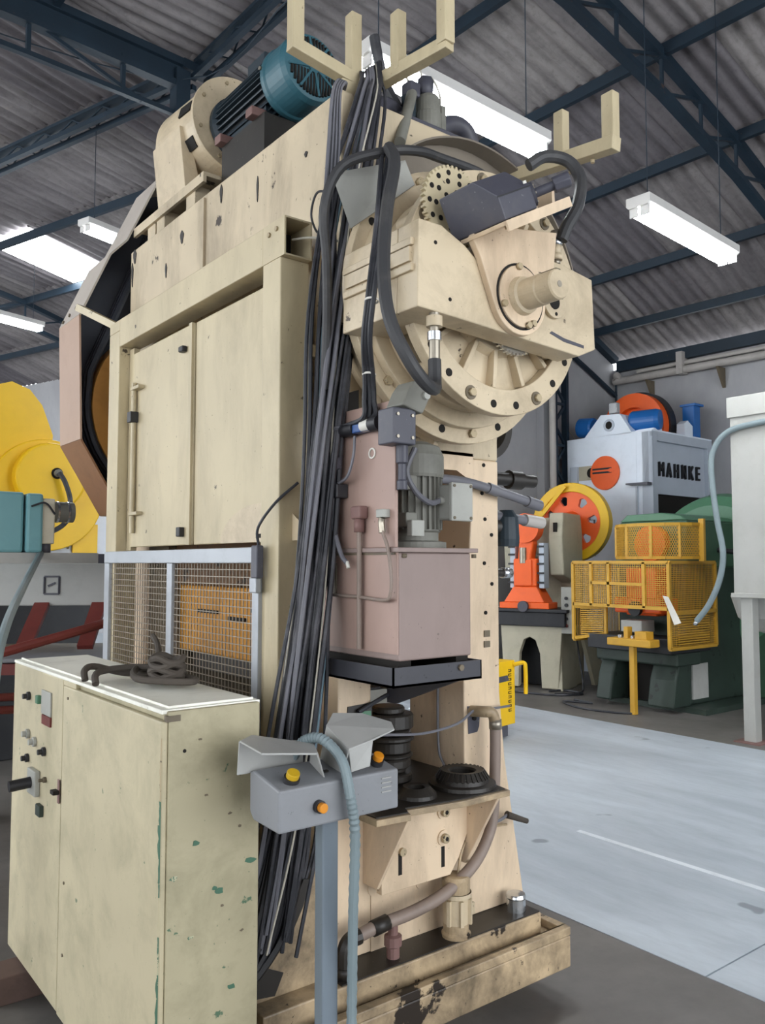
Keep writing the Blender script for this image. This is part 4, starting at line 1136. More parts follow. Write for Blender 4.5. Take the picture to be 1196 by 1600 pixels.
MB().tube([(2.19, 2.28, .81), (2.20, 2.25, .72), (2.22, 2.24, .66), (2.28, 2.24, .64), (2.34, 2.24, .655)], .006, 6).build('lead', 'cable_grey', pv)
MB().cyl((2.33, 2.24, .655), (2.43, 2.23, .615), .014, .010, 10).build('plug', 'rope', pv)
# oily shelf items
def spring_stack():
    t = thing('rubber_spring_stack', 'dark oily stack of steel discs and springs on the shelf', 'spring stack', (1.90, 2.40, .819), world=True)
    prof = [(.085, 0, .03), (.055, .03, .05), (.075, .05, .085), (.085, .085, .10), (.075, .10, .145), (.09, .145, .165), (.07, .165, .185), (.085, .185, .24), (.06, .24, .265)]
    for i, (r, a, b) in enumerate(prof):
        MB().lathe([(0, a), (r - .006, a), (r, a + .006), (r, b - .006), (r - .006, b), (0, b)], (1.895 + .006 * math.sin(i * 2.1), 2.40 + .006 * math.cos(i * 1.7), .8195), (0, 0, 1), 28).build('disc', 'oil_and_shade', t)
    return t
spring_stack()
dn = thing('knurled_ring', 'broad black knurled ring lying on the front of the shelf', 'ring', (2.05, 2.2, .819), world=True)
MB().lathe([(.045, .045), (.05, .052), (.075, .055), (.092, .03), (.094, .015), (.118, .012), (.12, 0), (.045, 0)], (2.055, 2.19, .8195), (0, 0, 1), 48, True).build('ring_body', 'oil_and_shade', dn)
for k in range(30):
    t = 2 * PI * k / 30
    MB().bar((2.055 + .076 * math.cos(t), 2.19 + .076 * math.sin(t), .874), (2.055 + .094 * math.cos(t), 2.19 + .094 * math.sin(t), .848), .008, .006).build('knurl', 'oil_and_shade', dn)
wd = tag(MB().lathe([(.03, .03), (.045, .034), (.06, .02), (.068, .012), (.07, 0), (.03, 0)], (1.835, 2.18, .8195), (0, 0, 1), 32, True).build('washer_disc', 'oil_and_shade', None),
         'small dark steel collar on the shelf beside the control box', 'collar')
tb_ = thing('plastic_tub', 'grey plastic tub with black rim standing on the bed inside the press', 'tub', (2.05, 2.75, .815), world=True)
MB().box(1.97, 2.13, 2.66, 2.86, .8155, .99).build('stand_block', 'oil_and_shade', tb_)
MB().loft([(1.99, 2.68, .99), (2.11, 2.68, .99), (2.11, 2.84, .99), (1.99, 2.84, .99)], [(1.96, 2.65, 1.10), (2.14, 2.65, 1.10), (2.14, 2.87, 1.10), (1.96, 2.87, 1.10)]).build('tub_body', 'box_grey', tb_, .006)
MB().box(1.955, 2.145, 2.645, 2.875, 1.10, 1.112).build('tub_rim', 'black_plastic', tb_, .003)
# lever under the tray, seen against the window
lv = thing('tray_lever', 'black rod and bent plate hanging under the drip tray', 'lever', (1.85, 2.35, 1.15), world=True)
MB().tube([(1.67, 2.285, 1.10), (1.78, 2.29, 1.14), (1.90, 2.30, 1.17)], .008, 8, 2).build('rod', 'cable', lv)
MB().prism([(1.86, 1.19), (2.05, 1.22), (2.05, 1.17), (1.96, 1.135), (1.90, 1.14)], 'y', 2.32, 2.46).build('bent_plate', 'inner', lv)
# thin cable across the window and rod on the inner wall
tag(MB().tube([(1.60, 2.26, .80), (1.62, 2.26, .92), (1.66, 2.255, 1.0), (1.74, 2.28, 1.015), (1.95, 2.285, .995), (2.12, 2.285, 1.01), (2.20, 2.27, 1.055), (2.30, 2.27, 1.05), (2.40, 2.29, 1.045)], .005, 6).build('thin_cable', 'cable_grey', None),
    'thin grey cable strung across the window of the press', 'cable')
tag(MB().tube([(2.165, 2.44, 1.20), (2.163, 2.44, 1.0), (2.16, 2.43, .88), (2.155, 2.40, .84), (2.13, 2.37, .83)], .005, 6).build('inner_rod', 'cable_grey', None),
    'thin bent rod on the inner wall of the press window', 'rod')
# pipe along the front going right, behind the hydraulic motor
cp2 = thing('conduit_pipe', 'grey conduit pipe leaving the press to the right beside the hydraulic motor', 'conduit', (2.3, 2.26, 1.9), world=True)
MB().tube([(1.95, 2.275, 1.91), (2.14, 2.265, 1.905), (2.32, 2.255, 1.875), (2.47, 2.25, 1.845)], .018, 12).build('pipe', 'cable_grey', cp2)
MB().cyl((2.47, 2.25, 1.845), (2.545, 2.25, 1.83), .023, None, 12).build('coupling', 'cable_grey', cp2)
MB().cyl((2.26, 2.257, 1.887), (2.31, 2.255, 1.876), .022, None, 12).build('coupling', 'cable_grey', cp2)

# ================================================================== CABLES
def cable(name, label, pts, r, mat, group=None, n=6, sub=5):
    return tag(MB().tube(pts, r, n, sub).build(name, mat), label, 'cable', group)
BL = [(1.735, 2.28, 3.33), (1.69, 2.25, 3.20), (1.59, 2.215, 2.85), (1.505, 2.19, 2.40), (1.458, 2.185, 1.98), (1.432, 2.20, 1.58), (1.385, 2.20, 1.18), (1.345, 2.21, .80), (1.27, 2.22, .47)]
rnd = random.Random(3)
spread = [.03, .045, .068, .068, .055, .062, .075, .09, .11]
for i in range(36):
    a = rnd.uniform(-1, 1); b = rnd.uniform(-1, 1)
    pts = []
    ph = rnd.uniform(0, 6)
    for k, (p, s) in enumerate(zip(BL, spread)):
        ww = .35 * math.sin(ph + k * 1.1)
        pts.append((p[0] + s * (a + ww), p[1] + .6 * s * (b + .3 * math.cos(ph + k)), p[2] + (rnd.uniform(-.05, .05) if k == len(BL) - 1 else 0)))
    # over the fork at the top
    pts[0] = (1.735 + .035 * a, 2.30 + .03 * b, 3.335 + .02 * b)
    pts.insert(0, (1.76 + .035 * a, 2.34 + .03 * b, 3.40 + .03 * a))
    m_ = ['cable', 'cable', 'cable_grey', 'cable', 'cable_blue', 'cable', 'cable_grey', 'cable', 'cable_white', 'cable'][i % 10]
    r_ = [.009, .007, .010, .008, .006, .011, .0075, .009, .004, .008][i % 10]
    lab = {'cable': 'black cable hanging in the thick bundle along the press corner', 'cable_grey': 'dusty grey cable hanging in the thick bundle along the press corner',
           'cable_blue': 'thin blue-grey cable in the thick bundle along the press corner', 'cable_white': 'thin pale cable in the thick bundle along the press corner'}[m_]
    cable('hanging_cable', lab, pts, r_ * .78, m_, 'cables of the hanging bundle')
# second strand coming over the crown edge at the left
for i in range(7):
    a = (i - 3) / 3
    pts = [(1.66 + .01 * a, 2.40, 3.27), (1.60 + .012 * a, 2.285, 3.265), (1.555 + .014 * a, 2.26, 3.20), (1.53 + .02 * a, 2.24, 3.0), (1.505 + .02 * a, 2.225, 2.75),
           (1.50 + .02 * a, 2.215, 2.5), (1.47 + .02 * a, 2.21, 2.1), (1.43 + .02 * a, 2.215, 1.6), (1.375 + .03 * a, 2.22, 1.1), (1.30 + .05 * a, 2.23, .55)]
    cable('hanging_cable', ('black' if i % 2 else 'dusty grey') + ' cable lying over the press top edge left of the main bundle', pts, .0065, 'cable' if i % 2 else 'cable_grey', 'cables over the top edge')
# hanging mass behind the cabinet: darker loops
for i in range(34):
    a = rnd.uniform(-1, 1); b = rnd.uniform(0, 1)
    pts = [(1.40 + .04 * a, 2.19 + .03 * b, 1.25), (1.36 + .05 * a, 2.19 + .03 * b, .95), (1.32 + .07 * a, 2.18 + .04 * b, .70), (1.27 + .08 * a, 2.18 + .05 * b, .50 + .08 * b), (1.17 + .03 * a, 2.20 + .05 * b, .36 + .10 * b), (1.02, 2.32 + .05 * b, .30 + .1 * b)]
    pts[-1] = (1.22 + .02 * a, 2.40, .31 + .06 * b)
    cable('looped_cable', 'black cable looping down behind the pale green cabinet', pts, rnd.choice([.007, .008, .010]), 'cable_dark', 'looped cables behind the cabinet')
for i, (dx_, dz_) in enumerate(((0, 0), (.03, .05), (-.02, -.06), (.06, -.14))):
    cable('looped_cable', 'thin dark cable sagging across the peeling press foot', [(1.46 + dx_, 2.255, .85 + dz_), (1.45 + dx_, 2.26, .66 + dz_), (1.39 + dx_, 2.265, .52 + dz_ * .7), (1.30, 2.27, .43 + dz_ * .5), (1.20, 2.28, .36 + dz_ * .3)], .006, 'cable', 'thin cables across the press foot')
# fat hoses on the drive
cable('air_hose', 'thick black hose arching from the cable bundle over the clutch drive', [(1.455, 2.175, 2.15), (1.45, 2.155, 2.38), (1.43, 2.13, 2.55), (1.40, 2.10, 2.70), (1.44, 2.06, 2.83), (1.56, 1.99, 2.885), (1.68, 1.98, 2.92), (1.80, 2.0, 2.94), (2.0, 2.02, 2.955), (2.12, 2.06, 2.94)], .016, 'rubber', None, 10)
cable('air_hose', 'thick black hose looping down in front of the clutch to a brass coupling', [(1.55, 1.965, 2.885), (1.52, 1.90, 2.80), (1.435, 1.83, 2.61), (1.385, 1.78, 2.41), (1.37, 1.735, 2.26), (1.405, 1.70, 2.15), (1.46, 1.70, 2.095), (1.52, 1.725, 2.085), (1.55, 1.755, 2.115), (1.555, 1.762, 2.18)], .019, 'rubber', None, 10)
qc = thing('hose_coupling', 'cream hose coupling hanging under the bridge arm of the clutch', 'coupling', (1.555, 1.72, 2.2), world=True)
for (z0, z1, r, m_) in ((2.175, 2.235, .016, 'steel'), (2.235, 2.26, .021, 'chrome'), (2.26, 2.275, .014, 'steel'), (2.275, 2.305, .024, 'cream_gear'), (2.305, 2.318, .015, 'steel')):
    MB().cyl((1.555, 1.762, z0), (1.555, 1.762, z1), r, None, 12).build('coupling_nut', m_, qc)
cable('air_hose', 'black hose curving from the switch box down to the top of the arm', [(2.08, 1.87, 2.95), (2.13, 1.84, 2.985), (2.20, 1.80, 2.975), (2.215, 1.76, 2.90), (2.16, 1.73, 2.78), (2.11, 1.735, 2.70), (2.095, 1.745, 2.655)], .021, 'rubber', None, 10)
qc2 = thing('hose_coupling', 'cream and steel hose coupling standing on top of the bridge arm', 'coupling', (2.09, 1.76, 2.6), world=True)
for (z0, z1, r, m_) in ((2.578, 2.592, .014, 'steel'), (2.592, 2.612, .021, 'cream_gear'), (2.612, 2.64, .016, 'cream_gear'), (2.64, 2.66, .021, 'chrome'), (2.66, 2.69, .017, 'steel')):
    MB().cyl((2.09, 1.765, z0), (2.09, 1.765, z1), r, None, 10).build('coupling_nut', m_, qc2)
wl = [(1.56, 1.985, 2.87), (1.50, 1.94, 2.63), (1.425, 1.885, 2.40), (1.43, 1.92, 2.26), (1.48, 1.975, 2.16), (1.495, 1.99, 2.09), (1.50, 2.0, 2.04)]
for i, (dx_, dy_) in enumerate(((0, 0), (.012, .006), (-.010, .008), (.004, -.012))):
    e = (0, 0, 0)
    cable('clutch_cable', 'black cable of the tied strand in front of the clutch flange', [(p[0] + dx_ * (1 + .6 * math.sin(k + i)), p[1] + dy_, p[2]) for k, p in enumerate(wl)] + [(1.497, 2.02 + .05 * i, 2.03)], .008, 'cable', 'tied strand on the clutch')
for i, z in enumerate((2.36, 2.165)):
    p = (1.428, 1.892, 2.36) if i == 0 else (1.482, 1.977, 2.165)
    tag(MB().ring(p, (0.1, .1, 1), .018, .0215, -.003, .003, 16).build('cable_tie', 'white_plate', None), 'white cable tie round the clutch strand, ' + ('upper one' if i == 0 else 'lower one'), 'cable tie')

# ================================================================== TWO-HAND CONTROL PEDESTAL
cs = thing('control_pedestal', 'grey two-hand control box with yellow buttons on a blue-grey post', 'control pedestal', (1.24, 1.86, 0), world=True)
bx = MB().prism([(1.80, .935), (1.80, 1.04), (1.93, 1.065), (1.95, 1.06), (1.95, .96), (1.93, .94)], 'x', 1.075, 1.452).build('control_box', 'ctrl_grey', cs, .006)
def hood(name, x0, x1, flip):
    s = [(1.0, .0), (0, 0)]
    b = MB()
    # sheet bent over: rear leg and sloping roof reaching over the button
    t = .004
    if not flip:
        b.loft([(x0, 1.95, 1.055), (x0, 1.95, 1.125), (x0, 1.80, 1.165), (x0 + .0, 1.80, 1.161), (x0, 1.945, 1.121), (x0, 1.945, 1.055)],
               [(x1, 1.95, 1.055), (x1, 1.95, 1.105), (x1 + .0, 1.80, 1.128), (x1, 1.80, 1.124), (x1, 1.945, 1.101), (x1, 1.945, 1.055)])
        b.loft([(x1, 1.80, 1.126), (x1, 1.95, 1.103), (x1 + .045, 1.95, 1.06), (x1 + .03, 1.83, 1.05)], [(x1 + t, 1.80, 1.126), (x1 + t, 1.95, 1.103), (x1 + .045 + t, 1.95, 1.06), (x1 + .03 + t, 1.83, 1.05)])
    return b
h1 = MB()
t = .005
# left hood: wide flap, its underside visible
h1.loft([(1.025, 1.80, 1.135), (1.18, 1.795, 1.115), (1.235, 1.90, 1.115), (1.10, 1.985, 1.14), (1.035, 1.93, 1.142)],
        [(1.025, 1.80, 1.14), (1.18, 1.795, 1.12), (1.235, 1.90, 1.12), (1.10, 1.985, 1.145), (1.035, 1.93, 1.147)])
h1.loft([(1.18, 1.795, 1.12), (1.235, 1.90, 1.12), (1.245, 1.93, 1.055), (1.225, 1.83, 1.045)], [(1.184, 1.793, 1.12), (1.239, 1.898, 1.12), (1.249, 1.928, 1.055), (1.229, 1.828, 1.045)])
h1.loft([(1.04, 1.95, 1.055), (1.24, 1.95, 1.055), (1.235, 1.945, 1.12), (1.045, 1.95, 1.14)], [(1.04, 1.955, 1.055), (1.24, 1.955, 1.055), (1.235, 1.95, 1.12), (1.045, 1.955, 1.14)])
h1.build('left_hood', 'ctrl_cover', cs, .002)
h2 = MB()
h2.loft([(1.285, 1.80, 1.11), (1.30, 1.93, 1.15), (1.36, 1.985, 1.17), (1.44, 1.95, 1.165), (1.475, 1.86, 1.15), (1.45, 1.815, 1.14), (1.365, 1.80, 1.125)],
        [(1.285, 1.80, 1.115), (1.30, 1.93, 1.155), (1.36, 1.985, 1.175), (1.44, 1.95, 1.17), (1.475, 1.86, 1.155), (1.45, 1.815, 1.145), (1.365, 1.80, 1.13)])
h2.loft([(1.285, 1.80, 1.113), (1.365, 1.80, 1.127), (1.355, 1.80, 1.06), (1.30, 1.81, 1.05)], [(1.285, 1.805, 1.113), (1.365, 1.805, 1.127), (1.355, 1.805, 1.06), (1.30, 1.815, 1.05)])
h2.loft([(1.285, 1.80, 1.113), (1.30, 1.93, 1.153), (1.285, 1.94, 1.06), (1.275, 1.82, 1.05)], [(1.29, 1.80, 1.113), (1.305, 1.93, 1.153), (1.29, 1.94, 1.06), (1.28, 1.82, 1.05)])
h2.build('right_hood', 'ctrl_cover', cs, .002)
def button(x, y, z, ax, col, r=.017):
    b = MB().disc((x, y, z), ax, r + .004, -.002, .012, 20).build('button_collar', 'black_plastic', cs)
    MB().disc((x, y, z), ax, r, .012, .028, 20).build('button_cap', col, b, .002)
button(1.13, 1.835, 1.05, (0, -.5, .9), 'btn_yellow')
button(1.405, 1.84, 1.055, (0, -.5, .9), 'btn_orange', .015)
button(1.19, 1.80, .985, (0, -1, 0), 'btn_orange', .0125)
MB().box(1.238, 1.252, 1.845, 1.855, 1.052, 1.057).build('slot', 'hole', bx)
for z in (.985, .997, 1.009, 1.021):
    MB().box(1.392, 1.424, 1.797, 1.80, z, z + .003).build('louvre', 'ctrl_cover', bx)
MB().prism([(1.245, 1.86), (1.295, 1.86), (1.295, 1.90), (1.245, 1.90)], 'z', 0.0, .945).build('post', 'post_blue', cs, .005)
MB().box(1.15, 1.40, 1.75, 2.0, 0, .012).build('foot_plate', 'post_blue', cs, .002)
cd = MB()
pp = catmull([(1.215, 1.96, 1.075), (1.225, 1.93, 1.12), (1.245, 1.87, 1.135), (1.262, 1.80, 1.09), (1.27, 1.772, 1.0), (1.285, 1.772, .90), (1.30, 1.80, .7), (1.315, 1.825, .5), (1.315, 1.83, .3), (1.30, 1.82, .1), (1.295, 1.82, .013)], 14)
cd.tube(pp, lambda t: .0135 + .0016 * math.sin(t * 430), 10, 1)
cd.build('flexible_conduit', 'conduit', cs)

# ================================================================== CONTROL CABINET
cb = thing('control_cabinet', 'pale green steel control cabinet with chipped edges at the lower left', 'cabinet', (1.03, 2.8, .10), world=True)
c0, c1, e0, e1, zt = .892, 1.185, 2.085, 3.56, 1.215
MB().box(c0 + .02, c1, e0 + .018, e1, .10, zt - .012).build('body', 'cab_side', cb, .004)
MB().box(c0 + .004, c1 + .004, e0 + .014, e1 + .004, zt - .012, zt).build('top_sheet', 'cab_top', cb, .003)
MB().box(c0 + .03, c0 + .036, e0 + .03, e1, zt, zt + .006).build('top_flange', 'cab_top', cb)
MB().box(c0 + .036, c1 - .01, e0 + .03, e0 + .036, zt, zt + .006).build('top_flange', 'cab_top', cb)
sp = MB().box(c0 + .018, c1 - .004, e0, e0 + .018, .10, zt - .004).build('side_panel', 'cab_side', cb, .004)
dr = MB().box(c0, c0 + .018, e0 + .004, 2.915, .11, zt - .028).build('door', 'cab_green', cb, .005)
d_2 = MB().box(c0 + .004, c0 + .02, 2.93, e1 - .005, .11, zt - .010).build('fixed_panel', 'cab_green', cb, .004)
MB().box(c0 + .006, c0 + .02, 2.80, 2.93, zt - .028, zt - .012).build('header_strip', 'cab_green', cb)
# chipped undercoat strip along the near door edge
rr = random.Random(11)
z = .12
while z < zt - .05:
    h_ = rr.uniform(.02, .09)
    w_ = rr.uniform(.003, .014) if z > .3 else rr.uniform(.004, .018)
    if rr.random() < .8:
        P = []
        k = 5
        for q in range(k + 1):
            P.append((e0 + .003 + w_ * rr.uniform(.4, 1.2), z + h_ * q / k))
        MB().prism([(e0 + .003, z)] + P + [(e0 + .003, z + h_)], 'x', c0 - .0012, c0 + .001).build('paint_chip', 'cab_chip' if z < .95 else 'bolt', dr)
    z += h_
for (x, z, s) in ((.99, .86, .012), (1.06, .72, .014), (1.045, .73, .01), (1.10, .46, .014), (1.155, .78, .018), (1.13, .60, .007), (.98, .62, .01), (1.02, .98, .007), (1.12, 1.02, .006), (.93, .78, .012), (1.09, .92, .007), (1.07, .68, .006), (.925, .22, .013), (1.14, .33, .008), (1.12, .88, .008), (1.0, 1.13, .006)):
    P = [(x + s * rr.uniform(.5, 1.2) * math.cos(a), z + s * .6 * rr.uniform(.4, 1.2) * math.sin(a)) for a in [k * PI / 4 for k in range(8)]]
    MB().prism(P, 'y', e0 - .0012, e0 + .001).build('paint_chip', 'cab_chip' if s > .009 else 'inner', sp)
MB().disc((.955, e0, 1.105), (0, -1, 0), .005, 0, .0015, 10).build('screw_hole', 'hole', sp)
MB().box(c0 + .010, c0 + .05, e0 - .002, e0 + .012, zt - .03, zt - .014).build('corner_gap', 'inner', cb)
# cabinet door lock and instruments on the fixed panel
lk = MB().box(c0 - .004, c0, 2.925, 2.945, .79, .87).build('lock_plate', 'rust_red', dr, .002)
MB().box(c0 - .025, c0 - .004, 2.92, 2.955, .822, .836).build('lock_key', 'hole', lk, .002)
npl = MB().box(c0 - .003, c0 + .004, 3.05, 3.16, 1.06, 1.145).build('name_plate', 'box_grey', d_2, .002)
MB().box(c0 - .003, c0 + .004, 3.05, 3.15, 1.025, 1.058).build('red_plate', 'bg_red', d_2)
MB().box(c0 - .012, c0 + .004, 3.175, 3.205, 1.09, 1.12).build('green_lamp', 'bg_green_lit', d_2, .003)
for (y, z, r_, m_) in ((3.33, 1.10, .016, 'black_plastic'), (3.33, .96, .018, 'box_grey'), (3.24, .945, .018, 'box_grey'), (3.12, .93, .016, 'black_plastic'), (3.33, .87, .016, 'black_plastic'), (3.10, .835, .010, 'inner')):
    k_ = MB().disc((c0 + .004, y, z), (-1, 0, 0), r_, 0, .012, 18).build('push_button', m_, d_2, .002)
    MB().disc((c0 - .008, y, z), (-1, 0, 0), r_ * .6, 0, .014, 14).build('button_cap', m_, k_)
rs = MB().box(c0 - .016, c0 + .004, 3.17, 3.27, .76, .85).build('rotary_switch', 'box_grey', d_2, .004)
MB().cyl((c0 - .016, 3.22, .805), (c0 - .09, 3.22, .80), .02, None, 14).build('switch_handle', 'black_plastic', rs)
MB().box(c0 - .012, c0 + .004, 3.12, 3.17, .70, .74).build('black_button', 'bg_green_dark', d_2, .003)
for z in (1.15, .55, .32):
    MB().disc((c0, 2.86, z), (-1, 0, 0), .005, 0, .003, 10).build('rivet', 'inner', dr)
skid = tag(MB().box(.80, 1.25, 3.30, 3.45, 0, .0995).build('timber_skid', 'wood', None, .004), 'weathered timber skid under the far end of the cabinet', 'timber')
skid2 = tag(MB().box(.86, 1.25, 2.25, 2.40, 0, .0995).build('timber_skid', 'wood', None, .004), 'weathered timber skid under the near end of the cabinet', 'timber')
# coil of dirty cable on the top
cl = thing('cable_coil', 'dirty dark cable coiled in a heap on the cabinet top', 'cable coil', (1.05, 2.6, zt), world=True)
def ct(x, y, z=0): return (x, y, zt + .014 + z)
MB().tube([ct(.90, 2.72, -.005), ct(.905, 2.74, .025), ct(.95, 2.78, .03), ct(1.03, 2.74, .008), ct(1.10, 2.62, .01), ct(1.13, 2.50, .012), ct(1.14, 2.42, .01), ct(1.10, 2.37, .012), ct(1.05, 2.42, .012), ct(1.0, 2.52, .012), ct(1.02, 2.62, .02), ct(1.06, 2.68, .03)], .011, 10).build('loop', 'rope', cl)
MB().tube([ct(.90, 2.62, -.006), ct(.91, 2.65, .02), ct(.96, 2.70, .025), ct(1.04, 2.68, .03), ct(1.11, 2.60, .03), ct(1.14, 2.54, .028), ct(1.12, 2.47, .03), ct(1.09, 2.52, .035), ct(1.07, 2.58, .04)], .011, 10).build('loop', 'rope', cl)
for k in range(4):
    P = [ct(1.09 + .045 * math.cos(t + k), 2.52 + .07 * math.sin(t + k), .02 + .016 * k + .008 * math.sin(3 * t)) for t in [q * 2 * PI / 10 for q in range(10)]]
    MB().tube(P, .011, 8).build('knot', 'rope', cl)
MB().tube([ct(1.10, 2.60, .04), ct(1.12, 2.66, .08), ct(1.14, 2.72, .10), ct(1.15, 2.78, .12)], .010, 8).build('loose_end', 'rope', cl)
# ================================================================== LAMPS
def lamp(label, p0, p1, w=.16, hang=2.45):
    t = thing('tube_lamp', label, 'lamp', p0, math.atan2(p1[1] - p0[1], p1[0] - p0[0]), 'fluorescent tube lamps')
    L = math.hypot(p1[0] - p0[0], p1[1] - p0[1])
    MB().prism([(-w / 2, .085), (w / 2, .085), (w / 2, .02), (w / 2 - .02, 0), (-w / 2 + .02, 0), (-w / 2, .02)], 'x', 0, L).build('housing', 'lamp_white', t, .003)
    for s in (-1, 1):
        MB().cyl((.03, s * .045, -.03), (L - .03, s * .045, -.03), .034, None, 14).build('tube', 'lamp_tube', t)
        for x in (.02, L - .035):
            MB().box(x, x + .015, s * .045 - .036, s * .045 + .036, -.066, .0).build('socket', 'lamp_white', t)
    for x in (.15, L - .15):
        MB().cyl((x, 0, .085), (x, 0, .085 + hang), .004, None, 6).build('hanger', 'truss', t)
    return t
lamp('bright tube lamp hanging behind the forked bracket above the clutch', bw((2.87, 3.61, 4.5)), bw((4.5, 3.61, 4.5)), .2)
lamp('bright tube lamp hanging under the roof at the right', bw((5.45, 3.45, 4.3)), bw((7.0, 3.53, 4.3)), .2)
def ww(p):
    c, s = math.cos(WR), math.sin(WR)
    return (p[0] * c - p[1] * s, p[0] * s + p[1] * c, p[2])
lamp('small tube lamp half hidden behind the sloping belt guard', ww((5.95, 8.05, 5.5)), ww((7.5, 8.05, 5.5)), .2, 1.3)
lamp('tube lamp at the left edge below the skylight panel', ww((6.6, 11.9, 5.4)), ww((8.05, 11.9, 5.4)), .2, 1.4)

# ================================================================== COLUMN AND PIPES ON THE WALL
lc = thing('lattice_column', 'dark blue lattice steel column standing before the grey end wall', 'column', (0, 0, 0), BR)
CX0, CX1, CY = 10.09, 10.37, 7.9
for x in (CX0, CX1):
    MB().box(x - .03, x + .03, CY - .05, CY + .05, 0, 5.75).build('chord', 'truss', lc)
z = .2
k = 0
while z < 5.4:
    a, b = (CX0, CX1) if k % 2 else (CX1, CX0)
    MB().bar((a, CY, z), (b, CY, z + .32), .04, .03, (0, 1, 0)).build('lacing', 'truss', lc)
    if k % 2:
        MB().bar((CX0, CY, z + .32), (CX1, CY, z + .32), .04, .03, (0, 1, 0)).build('lacing', 'truss', lc)
    z += .32; k += 1
vp = thing('wall_pipe', 'grey vertical pipe beside the dark lattice column', 'pipe', (0, 0, 0), BR)
MB().cyl((9.93, 7.8, 2.6), (9.93, 7.8, 5.8), .05, None, 16).build('pipe', 'pvc', vp)
MB().cyl((9.93, 7.8, 2.5), (9.93, 7.8, 2.72), .065, None, 16).build('socket', 'pvc', vp)
gp = thing('gutter_pipe', 'grey horizontal pipe on brackets high on the side wall', 'pipe', (0, 0, 0), BR)
MB().tube([(11.88, 8.0, 4.75), (11.88, 7.9, 4.66), (11.88, 7.7, 4.63), (11.88, 4.0, 4.60), (11.88, 0.0, 4.57), (11.88, -4, 4.54)], .06, 14, 3).build('pipe', 'pvc', gp)
MB().tube([(11.90, 7.6, 4.74), (11.90, 4.0, 4.71), (11.90, -4, 4.66)], .035, 12, 2).build('upper_pipe', 'pvc', gp)
for y in (7.35, 6.15, 4.9, 3.4):
    MB().prism([(11.78, 4.55), (12.0, 4.55), (12.0, 4.25), (11.97, 4.25)], 'y', y, y + .04).build('bracket', 'inner', gp)
MB().box(11.8, 11.97, 6.75, 6.85, 4.55, 4.90).build('clamp', 'pvc', gp)
tag(MB().tube([bw(p) for p in ((10.5, 8.08, 3.9), (10.9, 8.08, 3.55), (11.4, 8.08, 3.5), (11.85, 8.05, 4.3))], .008, 5).build('wall_wire', 'cable_white'), 'thin pale wire sagging on the grey end wall', 'wire')
tag(MB().tube([bw((11.93, 8.03, 4.7)), bw((11.93, 8.03, 2.0)), bw((11.93, 8.03, .1))], .02, 6, 2).build('corner_wire', 'truss'), 'thin dark conduit down the corner of the grey walls', 'conduit')

# ================================================================== PALE BLUE PRESS (lettered)
wp = thing('lettered_press', 'pale blue-white press with orange disc and MAHNKE letters on its side', 'press', (10.04, 6.80, 0), math.radians(2))
MB().box(0, .02, .24, 1.38, 1.5, 3.24).build('front_plate', 'bg_white', wp, .004)
MB().box(0, .02, 0, .24, 2.52, 3.24).build('front_plate', 'bg_white', wp, .004)
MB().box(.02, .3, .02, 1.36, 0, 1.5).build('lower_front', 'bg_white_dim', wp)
MB().box(.02, 1.8, .12, 1.36, 0.4, 3.2).build('body', 'bg_white', wp)
for x in (0.0, 1.66):
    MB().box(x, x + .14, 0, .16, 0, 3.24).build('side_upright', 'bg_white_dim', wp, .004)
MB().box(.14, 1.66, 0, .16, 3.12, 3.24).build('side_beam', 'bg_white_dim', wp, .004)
MB().box(.14, 1.66, .06, .12, 2.42, 3.12).build('name_panel', 'bg_white_dim', wp)
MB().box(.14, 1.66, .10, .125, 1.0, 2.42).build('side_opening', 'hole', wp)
MB().box(0, 1.8, 0, 1.38, 3.24, 3.26).build('top_plate', 'bg_white', wp)
LET = {'M': [[(0, 0), (0, 1)], [(0, 1), (.35, .45)], [(.35, .45), (.7, 1)], [(.7, 1), (.7, 0)]],
       'A': [[(0, 0), (.33, 1)], [(.33, 1), (.66, 0)], [(.13, .35), (.53, .35)]],
       'H': [[(0, 0), (0, 1)], [(.6, 0), (.6, 1)], [(0, .5), (.6, .5)]],
       'N': [[(0, 0), (0, 1)], [(0, 1), (.6, 0)], [(.6, 0), (.6, 1)]],
       'K': [[(0, 0), (0, 1)], [(0, .42), (.58, 1)], [(.18, .55), (.6, 0)]],
       'E': [[(0, 0), (0, 1)], [(0, 0), (.5, 0)], [(0, .5), (.45, .5)], [(0, 1), (.5, 1)]]}
def word(txt, parent, org, ux, uz, h, pitch, nrm, th, mat, stroke):
    o, ux, uz, nr = Vector(org), Vector(ux), Vector(uz), Vector(nrm)
    for i, ch in enumerate(txt):
        b = MB()
        for a, c in LET[ch]:
            p0 = o + ux * (i * pitch + a[0] * h) + uz * (a[1] * h)
            p1 = o + ux * (i * pitch + c[0] * h) + uz * (c[1] * h)
            d = (p1 - p0).normalized() * stroke * .45
            b.bar(p0 - d, p1 + d, stroke, th, nrm)
        b.build('letter', mat, parent)
word('MAHNKE', wp, (.27, .045, 2.67), (1, 0, 0), (0, 0, 1), .165, .222, (0, -1, 0), .03, 'letter_black', .028)
